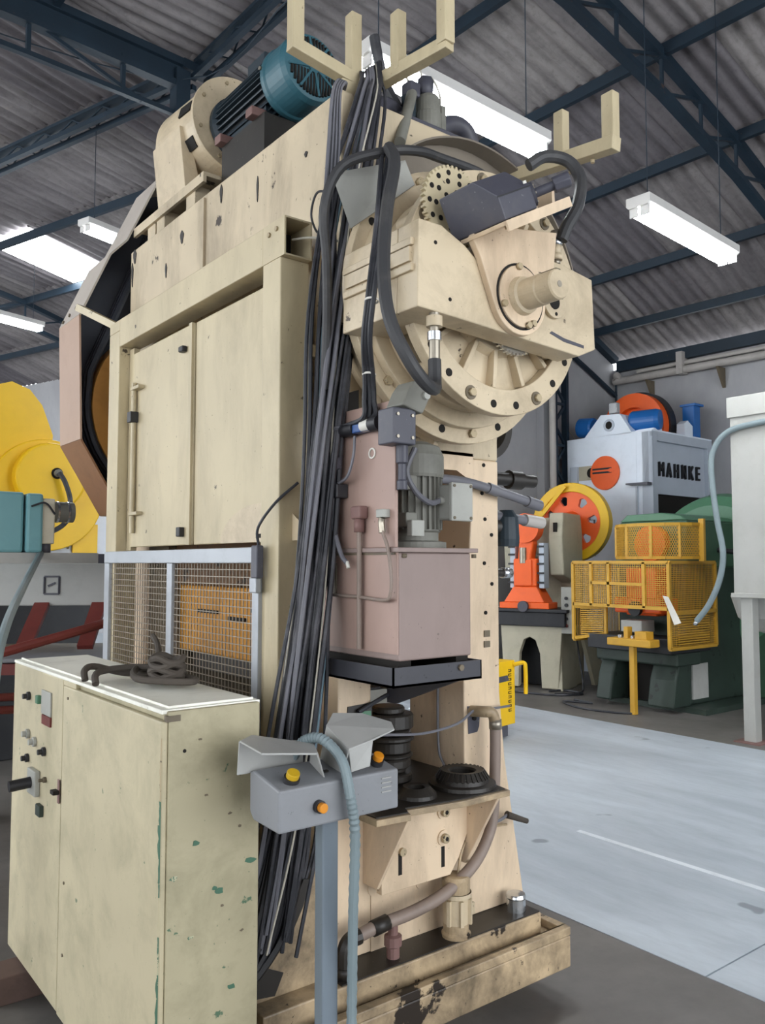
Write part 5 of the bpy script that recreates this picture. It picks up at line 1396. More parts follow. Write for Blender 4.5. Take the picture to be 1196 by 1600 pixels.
# top gable lug, eye, orange disc
MB().prism([(.30, 3.24), (.49, 3.53), (.80, 3.55), (1.08, 3.26)], 'x', .0, .5).build('crown_lug', 'bg_white', wp, .004)
e_ = MB().ring((.0, .66, 3.39), (-1, 0, 0), .055, .085, -.01, .02, 24).build('shaft_eye', 'bg_white_dim', wp)
MB().disc((.0, .66, 3.39), (-1, 0, 0), .055, 0, .006, 20).build('eye_bore', 'hole', e_)
MB().box(.02, .12, .55, .68, 3.55, 3.70).build('top_valve', 'chrome', wp, .01)
od = MB().disc((0, .735, 2.74), (-1, 0, 0), .235, 0, .03, 40).build('orange_disc', 'bg_orange', wp, .004)
MB().box(-.036, -.03, .62, .93, 2.785, 2.81).build('dark_stripe', 'letter_black', od)
MB().box(-.036, -.03, .62, .93, 2.735, 2.76).build('dark_stripe', 'letter_black', od)
MB().prism([(.57, 2.765), (.63, 2.80), (.70, 2.77), (.63, 2.74)], 'x', -.038, -.03).build('orange_mark', 'bg_orange', od)
op = MB().box(-.004, .0, .93, 1.18, 2.66, 2.86).build('front_opening', 'bg_cream', wp)
MB().disc((-.004, .97, 2.76), (-1, 0, 0), .07, 0, .004, 20).build('opening_bore', 'hole', op)
MB().box(-.06, 0, 1.18, 1.30, 2.45, 2.86).build('side_block', 'bg_white_dim', wp, .006)
MB().box(.03, .13, 1.30, 1.45, 2.45, 2.86).build('side_block', 'bg_white', wp, .006)
MB().disc((.03, 1.40, 2.68), (-1, 0, 0), .03, 0, .01, 16).build('lifting_pin', 'slate', wp)
MB().box(-.01, .0, .23, .26, 2.05, 2.52).build('step_edge', 'bg_white_dim', wp)
MB().prism([(.02, 2.52), (.35, 2.54), (.35, 2.56), (.02, 2.56)], 'x', -.12, 0).build('ledge', 'slate', wp)
MB().tube([(-.03, .98, 2.3), (-.05, .98, 2.1), (-.05, .90, 2.1), (-.05, .90, 1.6)], .015, 6, 1).build('hook_rod', 'slate', wp)
# motors and flywheel on top
fy = MB().ring((.95, .70, 3.42), (-1, .0, 0), .30, .50, 0, .22, 48).build('top_flywheel', 'bg_orange', wp)
MB().ring((1.0, .70, 3.42), (-1, 0, 0), .49, .53, -.05, .12, 48).build('wheel_guard', 'bg_black', fy)
MB().disc((.93, .70, 3.42), (-1, 0, 0), .30, 0, .08, 40).build('wheel_web', 'bg_orange', fy)
b1 = MB().lathe([(0, 0), (.13, 0), (.15, .03), (.15, .36), (.13, .42), (0, .44)], (.22, .44, 3.42), (.2, -1, 0), 28).build('blue_motor', 'bg_blue', wp)
MB().box(.16, .40, .06, .40, 3.26, 3.30).build('motor_foot', 'bg_white', wp)
MB().lathe([(0, 0), (.12, 0), (.14, .03), (.14, .26), (0, .27)], (.2, 1.02, 3.42), (.1, .9, .1), 24).build('blue_motor', 'bg_blue', wp)
MB().box(1.25, 1.45, .0, .18, 3.26, 3.72).build('blue_bracket', 'bg_blue', wp, .01)
MB().box(1.22, 1.50, -.03, .20, 3.70, 3.73).build('bracket_cap', 'bg_blue', wp)
MB().prism([(.95, 3.26), (1.2, 3.26), (1.2, 3.40), (1.05, 3.47), (.95, 3.42)], 'y', .0, .12).build('white_block', 'bg_white', wp)

# ================================================================== PUTTY C-FRAME PRESS with orange ram
cpz = thing('open_front_press', 'putty-coloured open-front press with orange ram and yellow-rimmed flywheel', 'press', (8.13, 7.2, 0), math.radians(18.9))
for y in (-.30, .40):
    MB().loft([(-.02, y, 0), (.5, y, 0), (.5, y + .10, 0), (-.02, y + .10, 0)], [(.06, y + (.06 if y < 0 else -.0), .85), (.6, y + (.06 if y < 0 else 0), .85), (.6, y + .12, .85), (.06, y + .12, .85)]).build('leg', 'bg_cream', cpz, .01)
MB().prism([(-.24, .02), (-.02, .02), (.0, .45), (.06, .62), (.14, .66), (.22, .62), (.28, .45), (.30, .02), (.50, .02), (.54, .80), (-.30, .80)], 'x', -.02, .06).build('front_apron', 'bg_cream', cpz, .008)
MB().box(.3, .34, -.2, .5, .02, .8).build('leg_recess', 'bg_black', cpz)
MB().box(-.08, .75, -.36, .58, .80, .98).build('bolster', 'bg_black', cpz, .01)
MB().box(-.12, .75, -.40, .62, .98, 1.02).build('bolster_top', 'bg_black', cpz, .006)
MB().box(.1, .35, .0, .2, 1.02, 1.06).build('die_plate', 'rust_red', cpz, .006)
MB().prism([(.55, .0), (.85, .0), (.85, 2.0), (.78, 2.25), (.15, 2.25), (.10, 1.95), (.15, 1.45), (.50, 1.35), (.55, 1.1)], 'y', -.27, -.08).build('frame_cheek', 'bg_cream', cpz, .02)
MB().prism([(.55, .0), (.85, .0), (.85, 2.0), (.78, 2.25), (.15, 2.25), (.10, 1.95), (.15, 1.45), (.50, 1.35), (.55, 1.1)], 'y', .36, .55).build('frame_cheek', 'bg_cream', cpz, .02)
MB().box(.35, .82, -.1, .4, 1.5, 2.2).build('frame_core', 'bg_cream', cpz)
MB().box(-.005 + .1, .12, -.20, -.15, 2.0, 2.12).build('window', 'hole', cpz)
MB().box(.55, .60, -.28, .3, 1.0, 1.5).build('throat', 'bg_cream', cpz)
for y in (-.07, .33):
    g_ = MB().box(-.02, .14, y, y + .07, 1.28, 1.86).build('gib_rail', 'bg_white_dim', cpz, .005)
    for z in (1.34, 1.46, 1.58, 1.70, 1.80):
        MB().box(-.035, -.02, y, y + .09, z, z + .025).build('gib_bolt', 'bg_black', g_)
rm = MB().prism([(-.02, 1.05), (.36, 1.05), (.36, 1.13), (.30, 1.16), (.28, 1.62), (.06, 1.62), (.04, 1.16), (-.02, 1.12)], 'y', .0, .1)
rmo = MB().loft([(-.10, -.16, 1.02), (.2, -.16, 1.02), (.2, .52, 1.02), (-.10, .52, 1.02)], [(-.10, -.16, 1.10), (.2, -.16, 1.10), (.2, .52, 1.10), (-.10, .52, 1.10)]).build('ram_foot', 'bg_orange', cpz, .01)
MB().loft([(-.10, -.10, 1.10), (.2, -.10, 1.10), (.2, .46, 1.10), (-.10, .46, 1.10)], [(-.06, .02, 1.30), (.2, .02, 1.30), (.2, .34, 1.30), (-.06, .34, 1.30)]).build('ram_body', 'bg_orange', cpz, .01)
MB().box(-.06, .2, .02, .34, 1.30, 1.66).build('ram_body', 'bg_orange', cpz, .02)
MB().box(-.08, -.05, .08, .30, 1.32, 1.64).build('ram_recess', 'bg_orange', cpz)
MB().disc((-.11, .18, 1.05), (-1, 0, 0), .07, -.02, .03, 24).build('ram_bore', 'slate', cpz)
MB().prism([(.10, 1.62), (.28, 1.62), (.26, 1.85), (.20, 2.0), (.08, 1.98), (.06, 1.85)], 'x', -.06, .10).build('pitman', 'bg_orange', cpz, .02)
MB().cyl((-.05, .20, 1.60), (-.05, .20, 1.80), .05, None, 12).build('screw', 'steel', cpz)
MB().disc((-.02, .16, 2.05), (-1, 0, 0), .19, -.1, .08, 32).build('crank_disc', 'bg_orange', cpz)
MB().cyl((.1, .5, 2.15), (-.25, .5, 2.13), .06, None, 16).build('crank_end', 'bg_green_dark', cpz)
fwc = MB().ring((1.0, -.07, 2.16), (-1, 0, 0), .42, .545, -.08, .08, 56).build('flywheel_rim', 'bg_yellow', cpz, .01)
# wheel disc with real round openings: each sector is filled round its hole
def holed_disc(o, r0, r1, rc, rh, n, x0, x1, ph):
    mb = MB()
    for k in range(n):
        tm = ph + 2 * PI * k / n
        c = (rc * math.cos(tm), rc * math.sin(tm))
        half = PI / n
        outl = [(r1 * math.cos(tm - half + 2 * half * i / 8), r1 * math.sin(tm - half + 2 * half * i / 8)) for i in range(9)]
        outl += [(r0 * math.cos(tm + half - 2 * half * i / 8), r0 * math.sin(tm + half - 2 * half * i / 8)) for i in range(9)]
        m = len(outl)
        ang = [math.atan2(p[1] - c[1], p[0] - c[0]) for p in outl]
        inn = [(c[0] + rh * math.cos(a), c[1] + rh * math.sin(a)) for a in ang]
        for i in range(m):
            j = (i + 1) % m
            P = [outl[i], outl[j], inn[j], inn[i]]
            mb.add([(o[0] + x0, o[1] + p[0], o[2] + p[1]) for p in P], [(0, 1, 2, 3)])
            mb.add([(o[0] + x1, o[1] + p[0], o[2] + p[1]) for p in P], [(3, 2, 1, 0)])
            mb.add([(o[0] + x0, o[1] + inn[i][0], o[2] + inn[i][1]), (o[0] + x0, o[1] + inn[j][0], o[2] + inn[j][1]),
                    (o[0] + x1, o[1] + inn[j][0], o[2] + inn[j][1]), (o[0] + x1, o[1] + inn[i][0], o[2] + inn[i][1])], [(0, 1, 2, 3)])
    return mb
holed_disc((1.0, -.07, 2.16), .17, .425, .305, .066, 7, -.05, .02, .35).build('flywheel_disc', 'bg_orange', fwc)
MB().disc((1.0, -.07, 2.16), (-1, 0, 0), .175, -.02, .05, 36).build('flywheel_centre', 'bg_orange', fwc)
MB().cyl((.97, -.07, 2.16), (.8, -.07, 2.16), .16, .12, 28).build('hub', 'bg_orange', cpz)
for (y0, z0, y1, z1) in ((-.02, 2.66, .36, 2.22), (.44, 2.5, .30, 2.25)):
    MB().bar((.88, y0, z0), (.86, y1, z1), .03, .05).build('guard_strap', 'bg_yellow', cpz)
bxp = MB().box(-.02, .10, -.43, -.29, .72, 1.30).build('control_panel', 'box_grey', cpz, .006)
for i, m_ in enumerate(('bg_black', 'bg_black', 'bg_black', 'bg_black', 'bg_red')):
    MB().disc((-.02, -.36, 1.16 - i * .085), (-1, 0, 0), .022, 0, .014, 14).build('panel_button', m_, bxp)
MB().tube([(.2, -.40, .72), (.25, -.42, .4), (.15, -.5, .1), (-.1, -.55, .02), (-.3, -.3, .012)], .012, 6).build('supply_cable', 'cable', cpz)
MB().loft([(.75, -.45, 0), (1.0, -.55, 0), (1.0, -.50, 0), (.75, -.40, 0)], [(.7, -.25, .9), (.95, -.28, .9), (.95, -.23, .9), (.7, -.2, .9)]).build('rear_leg', 'bg_cream', cpz)

# pneumatic parts projecting between (dark pipes right of the big press)
ap = thing('pipe_manifold', 'dark dusty pipes and teal valve sticking out right of the big press', 'pipes', (2.6, 2.7, 1.7), world=True)
MB().cyl((2.36, 2.45, 1.955), (2.70, 2.42, 1.95), .028, None, 14).build('pipe', 'oil_and_shade', ap)
MB().cyl((2.56, 2.435, 1.952), (2.63, 2.43, 1.951), .04, None, 14).build('union', 'oil_and_shade', ap)
MB().cyl((2.40, 2.42, 1.80), (2.74, 2.42, 1.775), .02, None, 14).build('pipe', 'cable_grey', ap)
MB().cyl((2.64, 2.42, 1.783), (2.75, 2.42, 1.774), .026, None, 14).build('union', 'pvc', ap)
MB().lathe([(0, 0), (.05, 0), (.055, .03), (.05, .12), (.03, .15), (0, .15)], (2.53, 2.42, 1.67), (0, 0, 1), 20).build('valve', 'teal_dark', ap)
MB().cyl((2.36, 2.46, 1.75), (2.52, 2.43, 1.75), .04, None, 14).build('valve_port', 'oil_and_shade', ap)
MB().cyl((2.37, 2.42, 1.565), (2.52, 2.42, 1.56), .018, None, 12).build('pipe', 'oil_and_shade', ap)
MB().cyl((2.50, 2.42, 1.56), (2.55, 2.42, 1.56), .022, None, 8).build('nut', 'chrome', ap)

# ================================================================== GREEN PRESS with yellow guards
gpz = thing('green_press', 'dark green press behind yellow mesh guards, with big round flywheel cover', 'press', (7.75, 5.15, 0), 0)
MB().box(.35, 2.1, -.25, 1.0, 0, .06).build('base_plate', 'bg_green_dark', gpz)
MB().prism([(.10, .06), (.45, .06), (.45, .62), (.28, .62), (.16, .35)], 'y', -.02, .30).build('front_leg', 'bg_green_dark', gpz, .02)
MB().prism([(.10, .06), (.45, .06), (.45, .62), (.28, .62), (.16, .35)], 'y', .78, .98).build('front_leg', 'bg_green_dark', gpz, .02)
MB().box(.15, .6, -.05, 1.0, .50, .64).build('bed', 'bg_green_dark', gpz, .02)
MB().box(.02, .8, -.06, 1.02, .64, .80).build('bolster', 'bg_black', gpz, .01)
MB().box(.45, 2.0, .02, .9, .06, 1.6).build('column', 'bg_green_dark', gpz, .02)
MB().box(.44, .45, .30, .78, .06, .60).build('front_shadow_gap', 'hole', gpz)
MB().loft([(.45, .0, 1.55), (1.55, .0, 1.55), (1.55, .95, 1.55), (.45, .95, 1.55)], [(.50, .02, 2.08), (1.5, .02, 2.08), (1.5, .9, 2.08), (.50, .9, 2.08)]).build('head', 'bg_green', gpz, .02)
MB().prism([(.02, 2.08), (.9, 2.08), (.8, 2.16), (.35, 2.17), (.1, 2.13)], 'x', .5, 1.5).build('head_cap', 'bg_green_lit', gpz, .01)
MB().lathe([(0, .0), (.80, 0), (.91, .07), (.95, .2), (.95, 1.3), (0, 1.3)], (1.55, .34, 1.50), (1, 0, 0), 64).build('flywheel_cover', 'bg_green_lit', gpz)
MB().box(1.62, 2.8, -.50, 1.14, .06, 1.55).build('cover_skirt', 'bg_green', gpz, .01)
MB().disc((1.55, .42, 1.75), (1, 0, 0), .35, 0, .22, 32).build('hub', 'bg_green', gpz)
MB().cyl((1.1, .02, 1.75), (1.1, -.25, 1.72), .03, None, 14).build('handle_bar', 'bg_black', gpz)
MB().box(.52, .82, -.0, .02, .12, .50).build('cover_plate', 'beam_grey', gpz)
# ram
MB().box(.20, .5, .22, .62, 1.02, 1.55).build('ram', 'bg_orange', gpz, .02)
MB().box(.12, .5, .12, .72, 1.05, 1.22).build('ram_foot', 'bg_orange', gpz, .02)
MB().disc((.12, .42, 1.10), (-1, 0, 0), .08, 0, .05, 24).build('ram_clamp', 'bg_black', gpz)
MB().box(.10, .35, .35, .62, .84, .97).build('die', 'beam_grey', gpz, .01)
MB().lathe([(0, 0), (.20, 0), (.20, .12), (0, .14)], (.5, .42, 1.82), (-1, 0, 0), 28).build('crank_cover', 'bg_orange', gpz)
# upper round cage
cg = thing('ring_guard', 'curved yellow mesh guard round the crank of the green press', 'guard', (7.75, 5.15, 0), 0)
NA = 10
def cagept(k, n=NA):
    t = PI * .5 + PI * k / n
    return (.48 + .47 * math.cos(t) * .9, .35 + .50 * math.sin(t))
for z in (1.66, 2.02):
    for k in range(NA):
        a, b = cagept(k), cagept(k + 1)
        MB().bar((a[0], a[1], z), (b[0], b[1], z), .02, .035).build('hoop', 'guard_yellow', cg)
for k in range(0, NA + 1, 2):
    a = cagept(k)
    MB().bar((a[0], a[1], 1.66), (a[0], a[1], 2.02), .035, .015).build('upright', 'guard_yellow', cg)
mesh = MB()
for k in range(NA):
    a, b = Vector((*cagept(k), 0)), Vector((*cagept(k + 1), 0))
    for q in range(6):
        p = a.lerp(b, q / 6); p2 = a.lerp(b, (q + 1) / 6)
        for j in range(7):
            z0 = 1.68 + j * .05
            mesh.bar((p.x, p.y, z0), (p2.x, p2.y, z0 + .05), .004, .006)
            mesh.bar((p.x, p.y, z0 + .05), (p2.x, p2.y, z0), .004, .006)
o = mesh.build('expanded_mesh', 'guard_yellow', cg); o['kind'] = 'stuff'
MB().box(.46, .50, -.20, -.14, 1.62, 2.08).build('hinge_post', 'guard_yellow', cg)
MB().bar((.5, .85, 1.85), (.55, .85, 1.85), .03, .03).build('mounting', 'guard_yellow', cg)
MB().bar((.46, .1, 2.02), (.5, .1, 2.02), .03, .03).build('mounting', 'guard_yellow', cg)
# lower cage
lg = thing('box_guard', 'large yellow mesh box guard with doors in front of the green press', 'guard', (7.75, 5.15, 0), 0)
gx0, gx1 = -.02, .86
def fr_(p, q, w=.035, name='frame_bar'):
    MB().bar(p, q, w, w).build(name, 'guard_yellow', lg)
for (p, q) in (((gx0, -.08, 1.61), (gx0, 1.18, 1.61)), ((gx0, -.08, 1.12), (gx0, 1.18, 1.13)), ((gx0, -.08, .70), (gx0, -.08, 1.61)), ((gx0, 1.18, .72), (gx0, 1.18, 1.61)),
               ((gx0, .68, 1.12), (gx0, .68, 1.61)), ((gx0, .22, 1.12), (gx0, .22, 1.61)), ((gx0, .92, 1.12), (gx0, .92, 1.61)), ((gx0, .24, 1.37), (gx0, .92, 1.38)),
               ((gx0, -.08, 1.61), (gx1, -.08, 1.61)), ((gx1, -.08, .70), (gx1, -.08, 1.61)), ((gx0, -.08, .70), (gx1, -.08, .70)), ((gx0, -.08, 1.08), (gx1, -.08, 1.08)),
               ((gx0, 1.18, 1.61), (gx1, 1.18, 1.61)), ((gx1, 1.18, .72), (gx1, 1.18, 1.61)), ((gx0, 1.18, .72), (gx1, 1.18, .72)),
               ((.10, .82, .80), (gx0, 1.16, .74)), ((.10, .82, .80), (.10, .82, 1.10)), ((.10, .82, 1.10), (gx0, 1.16, 1.10))):
    fr_(p, q)
mesh = MB()
y = -.06
while y < 1.17:
    mesh.box(gx0 - .002, gx0 + .002, y, y + .005, 1.13, 1.60); y += .028
z = 1.14
while z < 1.60:
    mesh.box(gx0 - .003, gx0 + .003, -.08, 1.18, z, z + .006); z += .022
x = gx0
while x < gx1:
    mesh.box(x, x + .005, -.082, -.078, .72, 1.60); x += .028
z = .72
while z < 1.60:
    mesh.box(gx0, gx1, -.083, -.077, z, z + .006); z += .022
x = gx0
while x < gx1:
    mesh.box(x, x + .005, 1.178, 1.182, .74, 1.60); x += .03
o = mesh.build('wire_mesh', 'guard_yellow', lg); o['kind'] = 'stuff'
for k in range(13):
    z = .74 + k * .026
    MB().box(.12, .70, -.10, -.088, z, z + .012).build('slat', 'guard_yellow', lg)
for k in range(13):
    z = .80 + k * .024
    MB().bar((.08, .84, z), (.0, 1.10, z - .01), .012, .012).build('slat', 'guard_yellow', lg)
MB().bar((.86, .2, 1.61), (.88, .2, 1.61), .03, .03).build('mounting', 'guard_yellow', lg)
wp.scale = (0.90, 1.06, 1.065)
tag_ = tag(MB().prism([(-.085, 1.25), (-.02, 1.26), (-.15, .96), (-.23, .985)], 'x', -.045, -.04).xf(Matrix.Translation((7.75, 5.15, 0))).build('paper_tag', 'white_plate', None), 'white paper tag hanging on the yellow box guard', 'tag')
# yellow pedestal
yp = thing('button_stand', 'slim yellow button stand in front of the green press', 'button stand', (7.58, 5.42, 0), 0)
MB().box(-.03, .03, -.03, .03, 0, .74).build('post', 'guard_yellow', yp, .005)
MB().box(-.09, .09, -.27, .27, .72, .80).build('button_box', 'guard_yellow', yp, .01)
for y in (-.16, 0, .16):
    b_ = MB().cyl((0, y, .80), (0, y, .83), .025, None, 14).build('push_button', 'chrome', yp)
MB().box(-.02, .06, .05, .10, .80, .92).build('button_guard', 'guard_yellow', yp)
MB().box(-.05, .08, -.20, -.06, .80, .88).build('button_guard', 'guard_yellow', yp)
tag(MB().tube([(7.58, 5.40, .012), (7.45, 5.6, .012), (7.4, 6.0, .012), (7.6, 6.4, .012), (7.75, 6.1, .012), (7.8, 6.4, .012)], .012, 6).build('floor_cable', 'cable'), 'dark cable lying in a loop on the floor behind the yellow stand', 'cable')
tag(MB().tube([(7.7, 7.4, .014), (7.75, 7.0, .014), (7.9, 6.7, .014), (8.2, 6.6, .014), (8.25, 6.9, .014), (8.05, 7.0, .014)], .014, 6).build('floor_cable', 'cable'), 'dark cable heap on the floor beside the putty press foot', 'cable')

# ================================================================== WHITE HOPPER at the right edge
hp = thing('hopper_bin', 'off-white steel hopper on tall legs at the right edge', 'hopper', (7.28, 3.98, 0), math.radians(0))
MB().box(-.10, 1.3, -1.6, .06, 1.31, 3.05).build('bin_body', 'hopper', hp, .006)
MB().box(-.12, 1.32, -1.62, .08, 2.93, 3.12).build('bin_rim', 'hopper', hp, .006)
MB().box(-.12, 1.32, -1.62, .08, 1.29, 1.33).build('bin_skirt', 'hopper', hp, .003)
for (x, y) in ((-.02, -.04), (1.2, -.04), (-.02, -1.5), (1.2, -1.5)):
    MB().box(x - .055, x + .055, y - .055, y + .055, 0, 1.31).build('leg', 'hopper', hp, .006)
    MB().box(x - .12, x + .12, y - .12, y + .12, 0, .012).build('foot_plate', 'rust_red', hp)
MB().lathe([(.0, -.42), (.22, -.36), (.36, -.2), (.42, 0), (0, 0)], (.62, -.5, 1.29), (0, 0, 1), 36).build('hopper_bowl', 'hopper', hp)
MB().lathe([(0, -.36), (.15, -.32), (.28, -.2), (.34, 0), (0, 0)], (.42, -.0, 1.29), (0, 0, 1), 32).build('side_spout', 'hopper', hp)
cdp = thing('hopper_conduit', 'grey flexible conduit hanging in a curve from the hopper top', 'conduit', (7.2, 4.1, 1), world=True)
MB().tube([(7.15, 3.4, 2.86), (7.15, 3.75, 2.85), (7.15, 4.05, 2.80), (7.15, 4.20, 2.62), (7.15, 4.21, 2.35), (7.15, 4.17, 2.0), (7.15, 4.12, 1.7), (7.15, 4.16, 1.45), (7.15, 4.27, 1.22), (7.15, 4.40, 1.06)], .027, 12).build('hose', 'conduit', cdp)
MB().cyl((7.15, 4.40, 1.06), (7.15, 4.42, 1.02), .02, None, 10).build('hose_end', 'chrome', cdp)

# ================================================================== YELLOW LIFTING TOOL on the walkway
jk = thing('yellow_jack', 'yellow hydraulic jack with black letters on a dark foot, on the walkway', 'jack', (5.47, 5.47, 0), math.radians(10))
MB().box(-.16, .16, -.1, .30, .02, .12).build('foot', 'slate', jk, .006)
MB().prism([(-.02, .12), (.10, .12), (.10, .70), (-.06, .70), (-.06, .50), (-.02, .44)], 'y', -.05, .28).xf(Matrix.Rotation(-PI / 2, 4, 'Z')).build('body', 'bg_yellow', jk, .006)
MB().cyl((-.02, .05, .60), (-.02, .05, 1.0), .065, None, 20).build('ram_cylinder', 'slate', jk)
MB().cyl((-.02, .05, 1.0), (-.02, .05, 1.06), .075, None, 20).build('ram_cap', 'white_plate', jk)
MB().cyl((-.02, .05, 1.06), (-.02, .05, 1.28), .04, None, 16).build('ram_rod', 'chrome', jk)
hl = MB().tube([(.26, -.10, .66), (.29, -.19, .68), (.29, -.21, .62), (.29, -.21, .40)], .02, 8).build('carry_handle', 'bg_yellow', jk)
MB().bar((-.08, .02, .50), (-.06, -.24, .58), .05, .05).build('lever', 'slate', jk)
# small letter marks running down the yellow body
for i in range(10):
    z = .60 - i * .040
    b = MB()
    b.box(.17, .215, -.104, -.0995, z, z + .006)
    b.box(.17, .215, -.104, -.0995, z + .018, z + .024)
    if i % 2:
        b.box(.17, .178, -.104, -.0995, z + .006, z + .018)
    else:
        b.box(.207, .215, -.104, -.0995, z + .006, z + .018)
    b.build('letter', 'letter_black', jk)
# ================================================================== MACHINES BEHIND AT THE LEFT
yp_ = thing('yellow_press', 'bright yellow and white press half hidden at the left edge', 'press', (1.95, 7.2, 0), math.radians(0))
# body faces the camera; x to the right, y away
MB().prism([(-1.3, 1.6), (-.05, 1.6), (.07, 2.3), (.09, 2.66), (-.0, 2.9), (-.10, 3.02), (-.24, 3.07), (-.38, 3.02), (-.55, 2.8), (-1.3, 2.75)], 'y', -.10, .5).build('yellow_housing', 'bg_yellow', yp_)
MB().disc((.05, -.1, 2.30), (0, -1, 0), .28, 0, .14, 48).build('round_cover', 'bg_yellow', yp_, .02)
MB().disc((.05, -.02, 2.16), (0, -1, 0), .46, 0, .11, 48).build('wheel_cover', 'bg_yellow', yp_, .01)
MB().disc((.09, -.24, 2.33), (0, -1, 0), .045, 0, .01, 24).build('shaft_port', 'hole', yp_)
MB().disc((.09, -.25, 2.33), (0, -1, 0), .03, 0, .04, 20).build('rotary_union', 'motor_grey', yp_)
MB().tube([(.09, -.30, 2.33), (.13, -.33, 2.25), (.17, -.34, 2.10), (.15, -.34, 1.95), (.05, -.32, 1.86), (-.08, -.30, 1.84)], .02, 10).build('air_hose', 'cable', yp_)
MB().prism([(-.22, 2.02), (.0, 1.96), (-.05, 1.90), (-.25, 1.93)], 'y', -.16, -.10).build('orange_edge', 'bg_orange', yp_)
MB().box(-1.3, .62, -.04, 1.2, 1.5, 2.2).build('white_body', 'bg_machine_white', yp_, .01)
MB().box(-1.3, .5, .1, 1.2, 0, 1.5).build('dark_base', 'bg_black', yp_, .01)  # lower body coloured black to stand in for the dark under the beam
MB().box(.28, .49, -.07, -.04, 1.68, 1.93).build('yellow_panel', 'bg_yellow', yp_, .004)
for x in (.19, .25):
    for z in (1.93, 1.83, 1.73):
        MB().hexbolt((x, -.04, z), (0, -1, 0), .012, .008).build('bolt', 'inner', yp_)
MB().box(-.1, .14, -.05, -.04, 1.7, 1.86).build('access_cover', 'bg_machine_white', yp_, .004)
# long light grey beam across
bm_ = thing('feed_line', 'long light grey steel beam on dark red trestles behind the cabinet', 'conveyor', (1.6, 5.4, 0), world=True)
A, B = Vector((0.2, 6.35, 0)), Vector((2.6, 4.86, 0))
d = (B - A).normalized()
n_ = Vector((-d.y, d.x, 0))
def bmb(z0, z1, w, off=0):
    a, b = A + n_ * off, B + n_ * off
    return MB().bar((a.x, a.y, (z0 + z1) / 2), (b.x, b.y, (z0 + z1) / 2), w, z1 - z0)
bmb(1.33, 1.60, .3, .15).build('beam', 'beam_grey', bm_, .008)
bmb(1.60, 1.66, .12, .1).build('top_rail', 'slate', bm_)
M['bed_grey'] = paint('grey_bed_plate', '#77787c', 0.1, None, grime=0.3, rough=0.5)
bmb(1.05, 1.07, .9, -.2).build('lower_table', 'bed_grey', bm_)
bmb(.98, 1.04, .06, -.62).build('lower_rail', 'bg_red', bm_)
for k in range(8):
    p = A.lerp(B, .06 + k * .125)
    q = p - n_ * .35
    MB().bar((p.x, p.y, 1.34), (q.x, q.y, 1.10), .09, .03).build('red_bracket', 'bg_red', bm_)
    if k % 3 == 0:
        MB().bar((p.x, p.y, 1.33), (p.x, p.y, 0), .12, .12).build('trestle_leg', 'bg_red', bm_)
mk = A.lerp(B, .58) - n_ * .002
bb = MB()
uu = d * .045
for (s0, t0, s1, t1) in ((-1, -.05, 1, -.05), (-1, .06, 1, .06), (-1, -.05, -1, .06), (1, -.05, 1, .06), (-.5, 0.0, .5, 0.02)):
    p0 = mk + uu * s0; p1 = mk + uu * s1
    bb.bar((p0.x, p0.y, 1.455 + t0), (p1.x, p1.y, 1.455 + t1), .012, .012)
bb.build('square_mark', 'slate', bm_)
# red round bar
tag(MB().tube([(0.55, 4.70, 1.02), (1.10, 4.55, 1.15), (1.75, 4.60, 1.30)], .025, 10, 2).build('red_bar', 'bg_red'), 'dark red round bar running up behind the cabinet', 'bar')
for i, (z, r_) in enumerate(((.96, .02), (.90, .02))):
    tag(MB().tube([(0.4, 4.5, z), (1.3, 4.2, z)], r_, 8, 1).build('red_bar', 'bg_red'), ['upper', 'lower'][i] + ' thin dark red rail at the left edge behind the cabinet', 'rail')
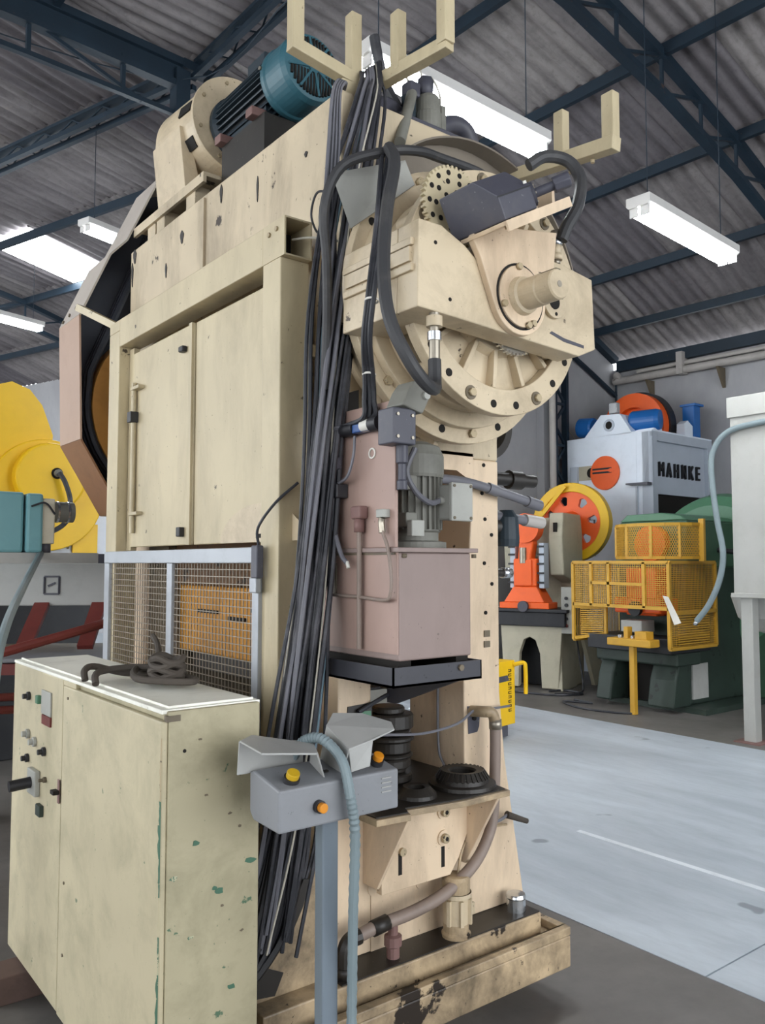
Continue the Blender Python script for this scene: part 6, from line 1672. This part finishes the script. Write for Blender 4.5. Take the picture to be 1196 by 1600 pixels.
# teal unit with beige terminal box and small motor
tl = thing('teal_gearbox', 'pale teal gearbox with beige box and small motor at the left edge', 'gearbox', (1.25, 5.05, 1.66), 0)
MB().box(-.35, .02, -.12, .18, 0, .34).build('teal_body', 'bg_teal', tl, .015)
MB().box(.03, .12, -.14, .18, .0, .335).build('teal_cover', 'bg_teal', tl, .015)
MB().box(.12, .19, -.12, .10, .05, .31).build('terminal_box', 'bg_beige', tl, .008)
MB().cyl((.19, -.02, .24), (.32, -.02, .24), .06, None, 20).build('small_motor', 'motor_grey', tl)
for x in (.22, .28):
    MB().cyl((x, -.02, .24), (x + .012, -.02, .24), .064, None, 20).build('motor_band', 'chrome', tl)
MB().cyl((.15, -.08, .0), (.15, -.08, .06), .03, None, 10).build('cable_gland', 'slate', tl)
MB().tube([(.05, -.15, .26), (.12, -.17, .28), (.18, -.15, .22)], .006, 6).build('lead', 'cable', tl)
MB().box(-.4, .45, -.1, .2, -.06, .0).build('gearbox_foot', 'beam_grey', tl)
# grey conduit hanging at left edge
tag(MB().tube([(1.38, 4.98, 1.66), (1.12, 4.3, 1.50), (.86, 3.55, 1.36), (.765, 3.30, 1.20), (.75, 3.28, .9), (.74, 3.26, .5), (.73, 3.25, .02)], .019, 10).build('drop_conduit', 'conduit'), 'grey conduit hanging down in front of the cabinet at the left edge', 'conduit')

# thin wires strung under the roof and a lead at the tube end of the guard
tag(MB().tube([bw((0.5, 7.9, 6.35)), bw((3.9, 8.0, 6.78)), bw((4.1, 6.0, 6.8))], .008, 5).build('roof_wire', 'truss'), 'thin dark wire running to the truss node above the motor', 'wire')
tag(MB().tube([(1.47, 2.40, 2.71), (1.49, 2.33, 2.70), (1.53, 2.28, 2.69), (1.58, 2.26, 2.685)], .004, 6).build('sensor_lead', 'cable_white'), 'thin pale lead from the open tube end to the cables', 'lead')
tag(MB().tube([(1.55, 2.29, 2.86), (1.53, 2.34, 2.87), (1.52, 2.36, 2.80), (1.535, 2.35, 2.74), (1.55, 2.33, 2.73)], .004, 6).build('sensor_lead', 'cable'), 'thin dark lead bent above the open tube end', 'lead')
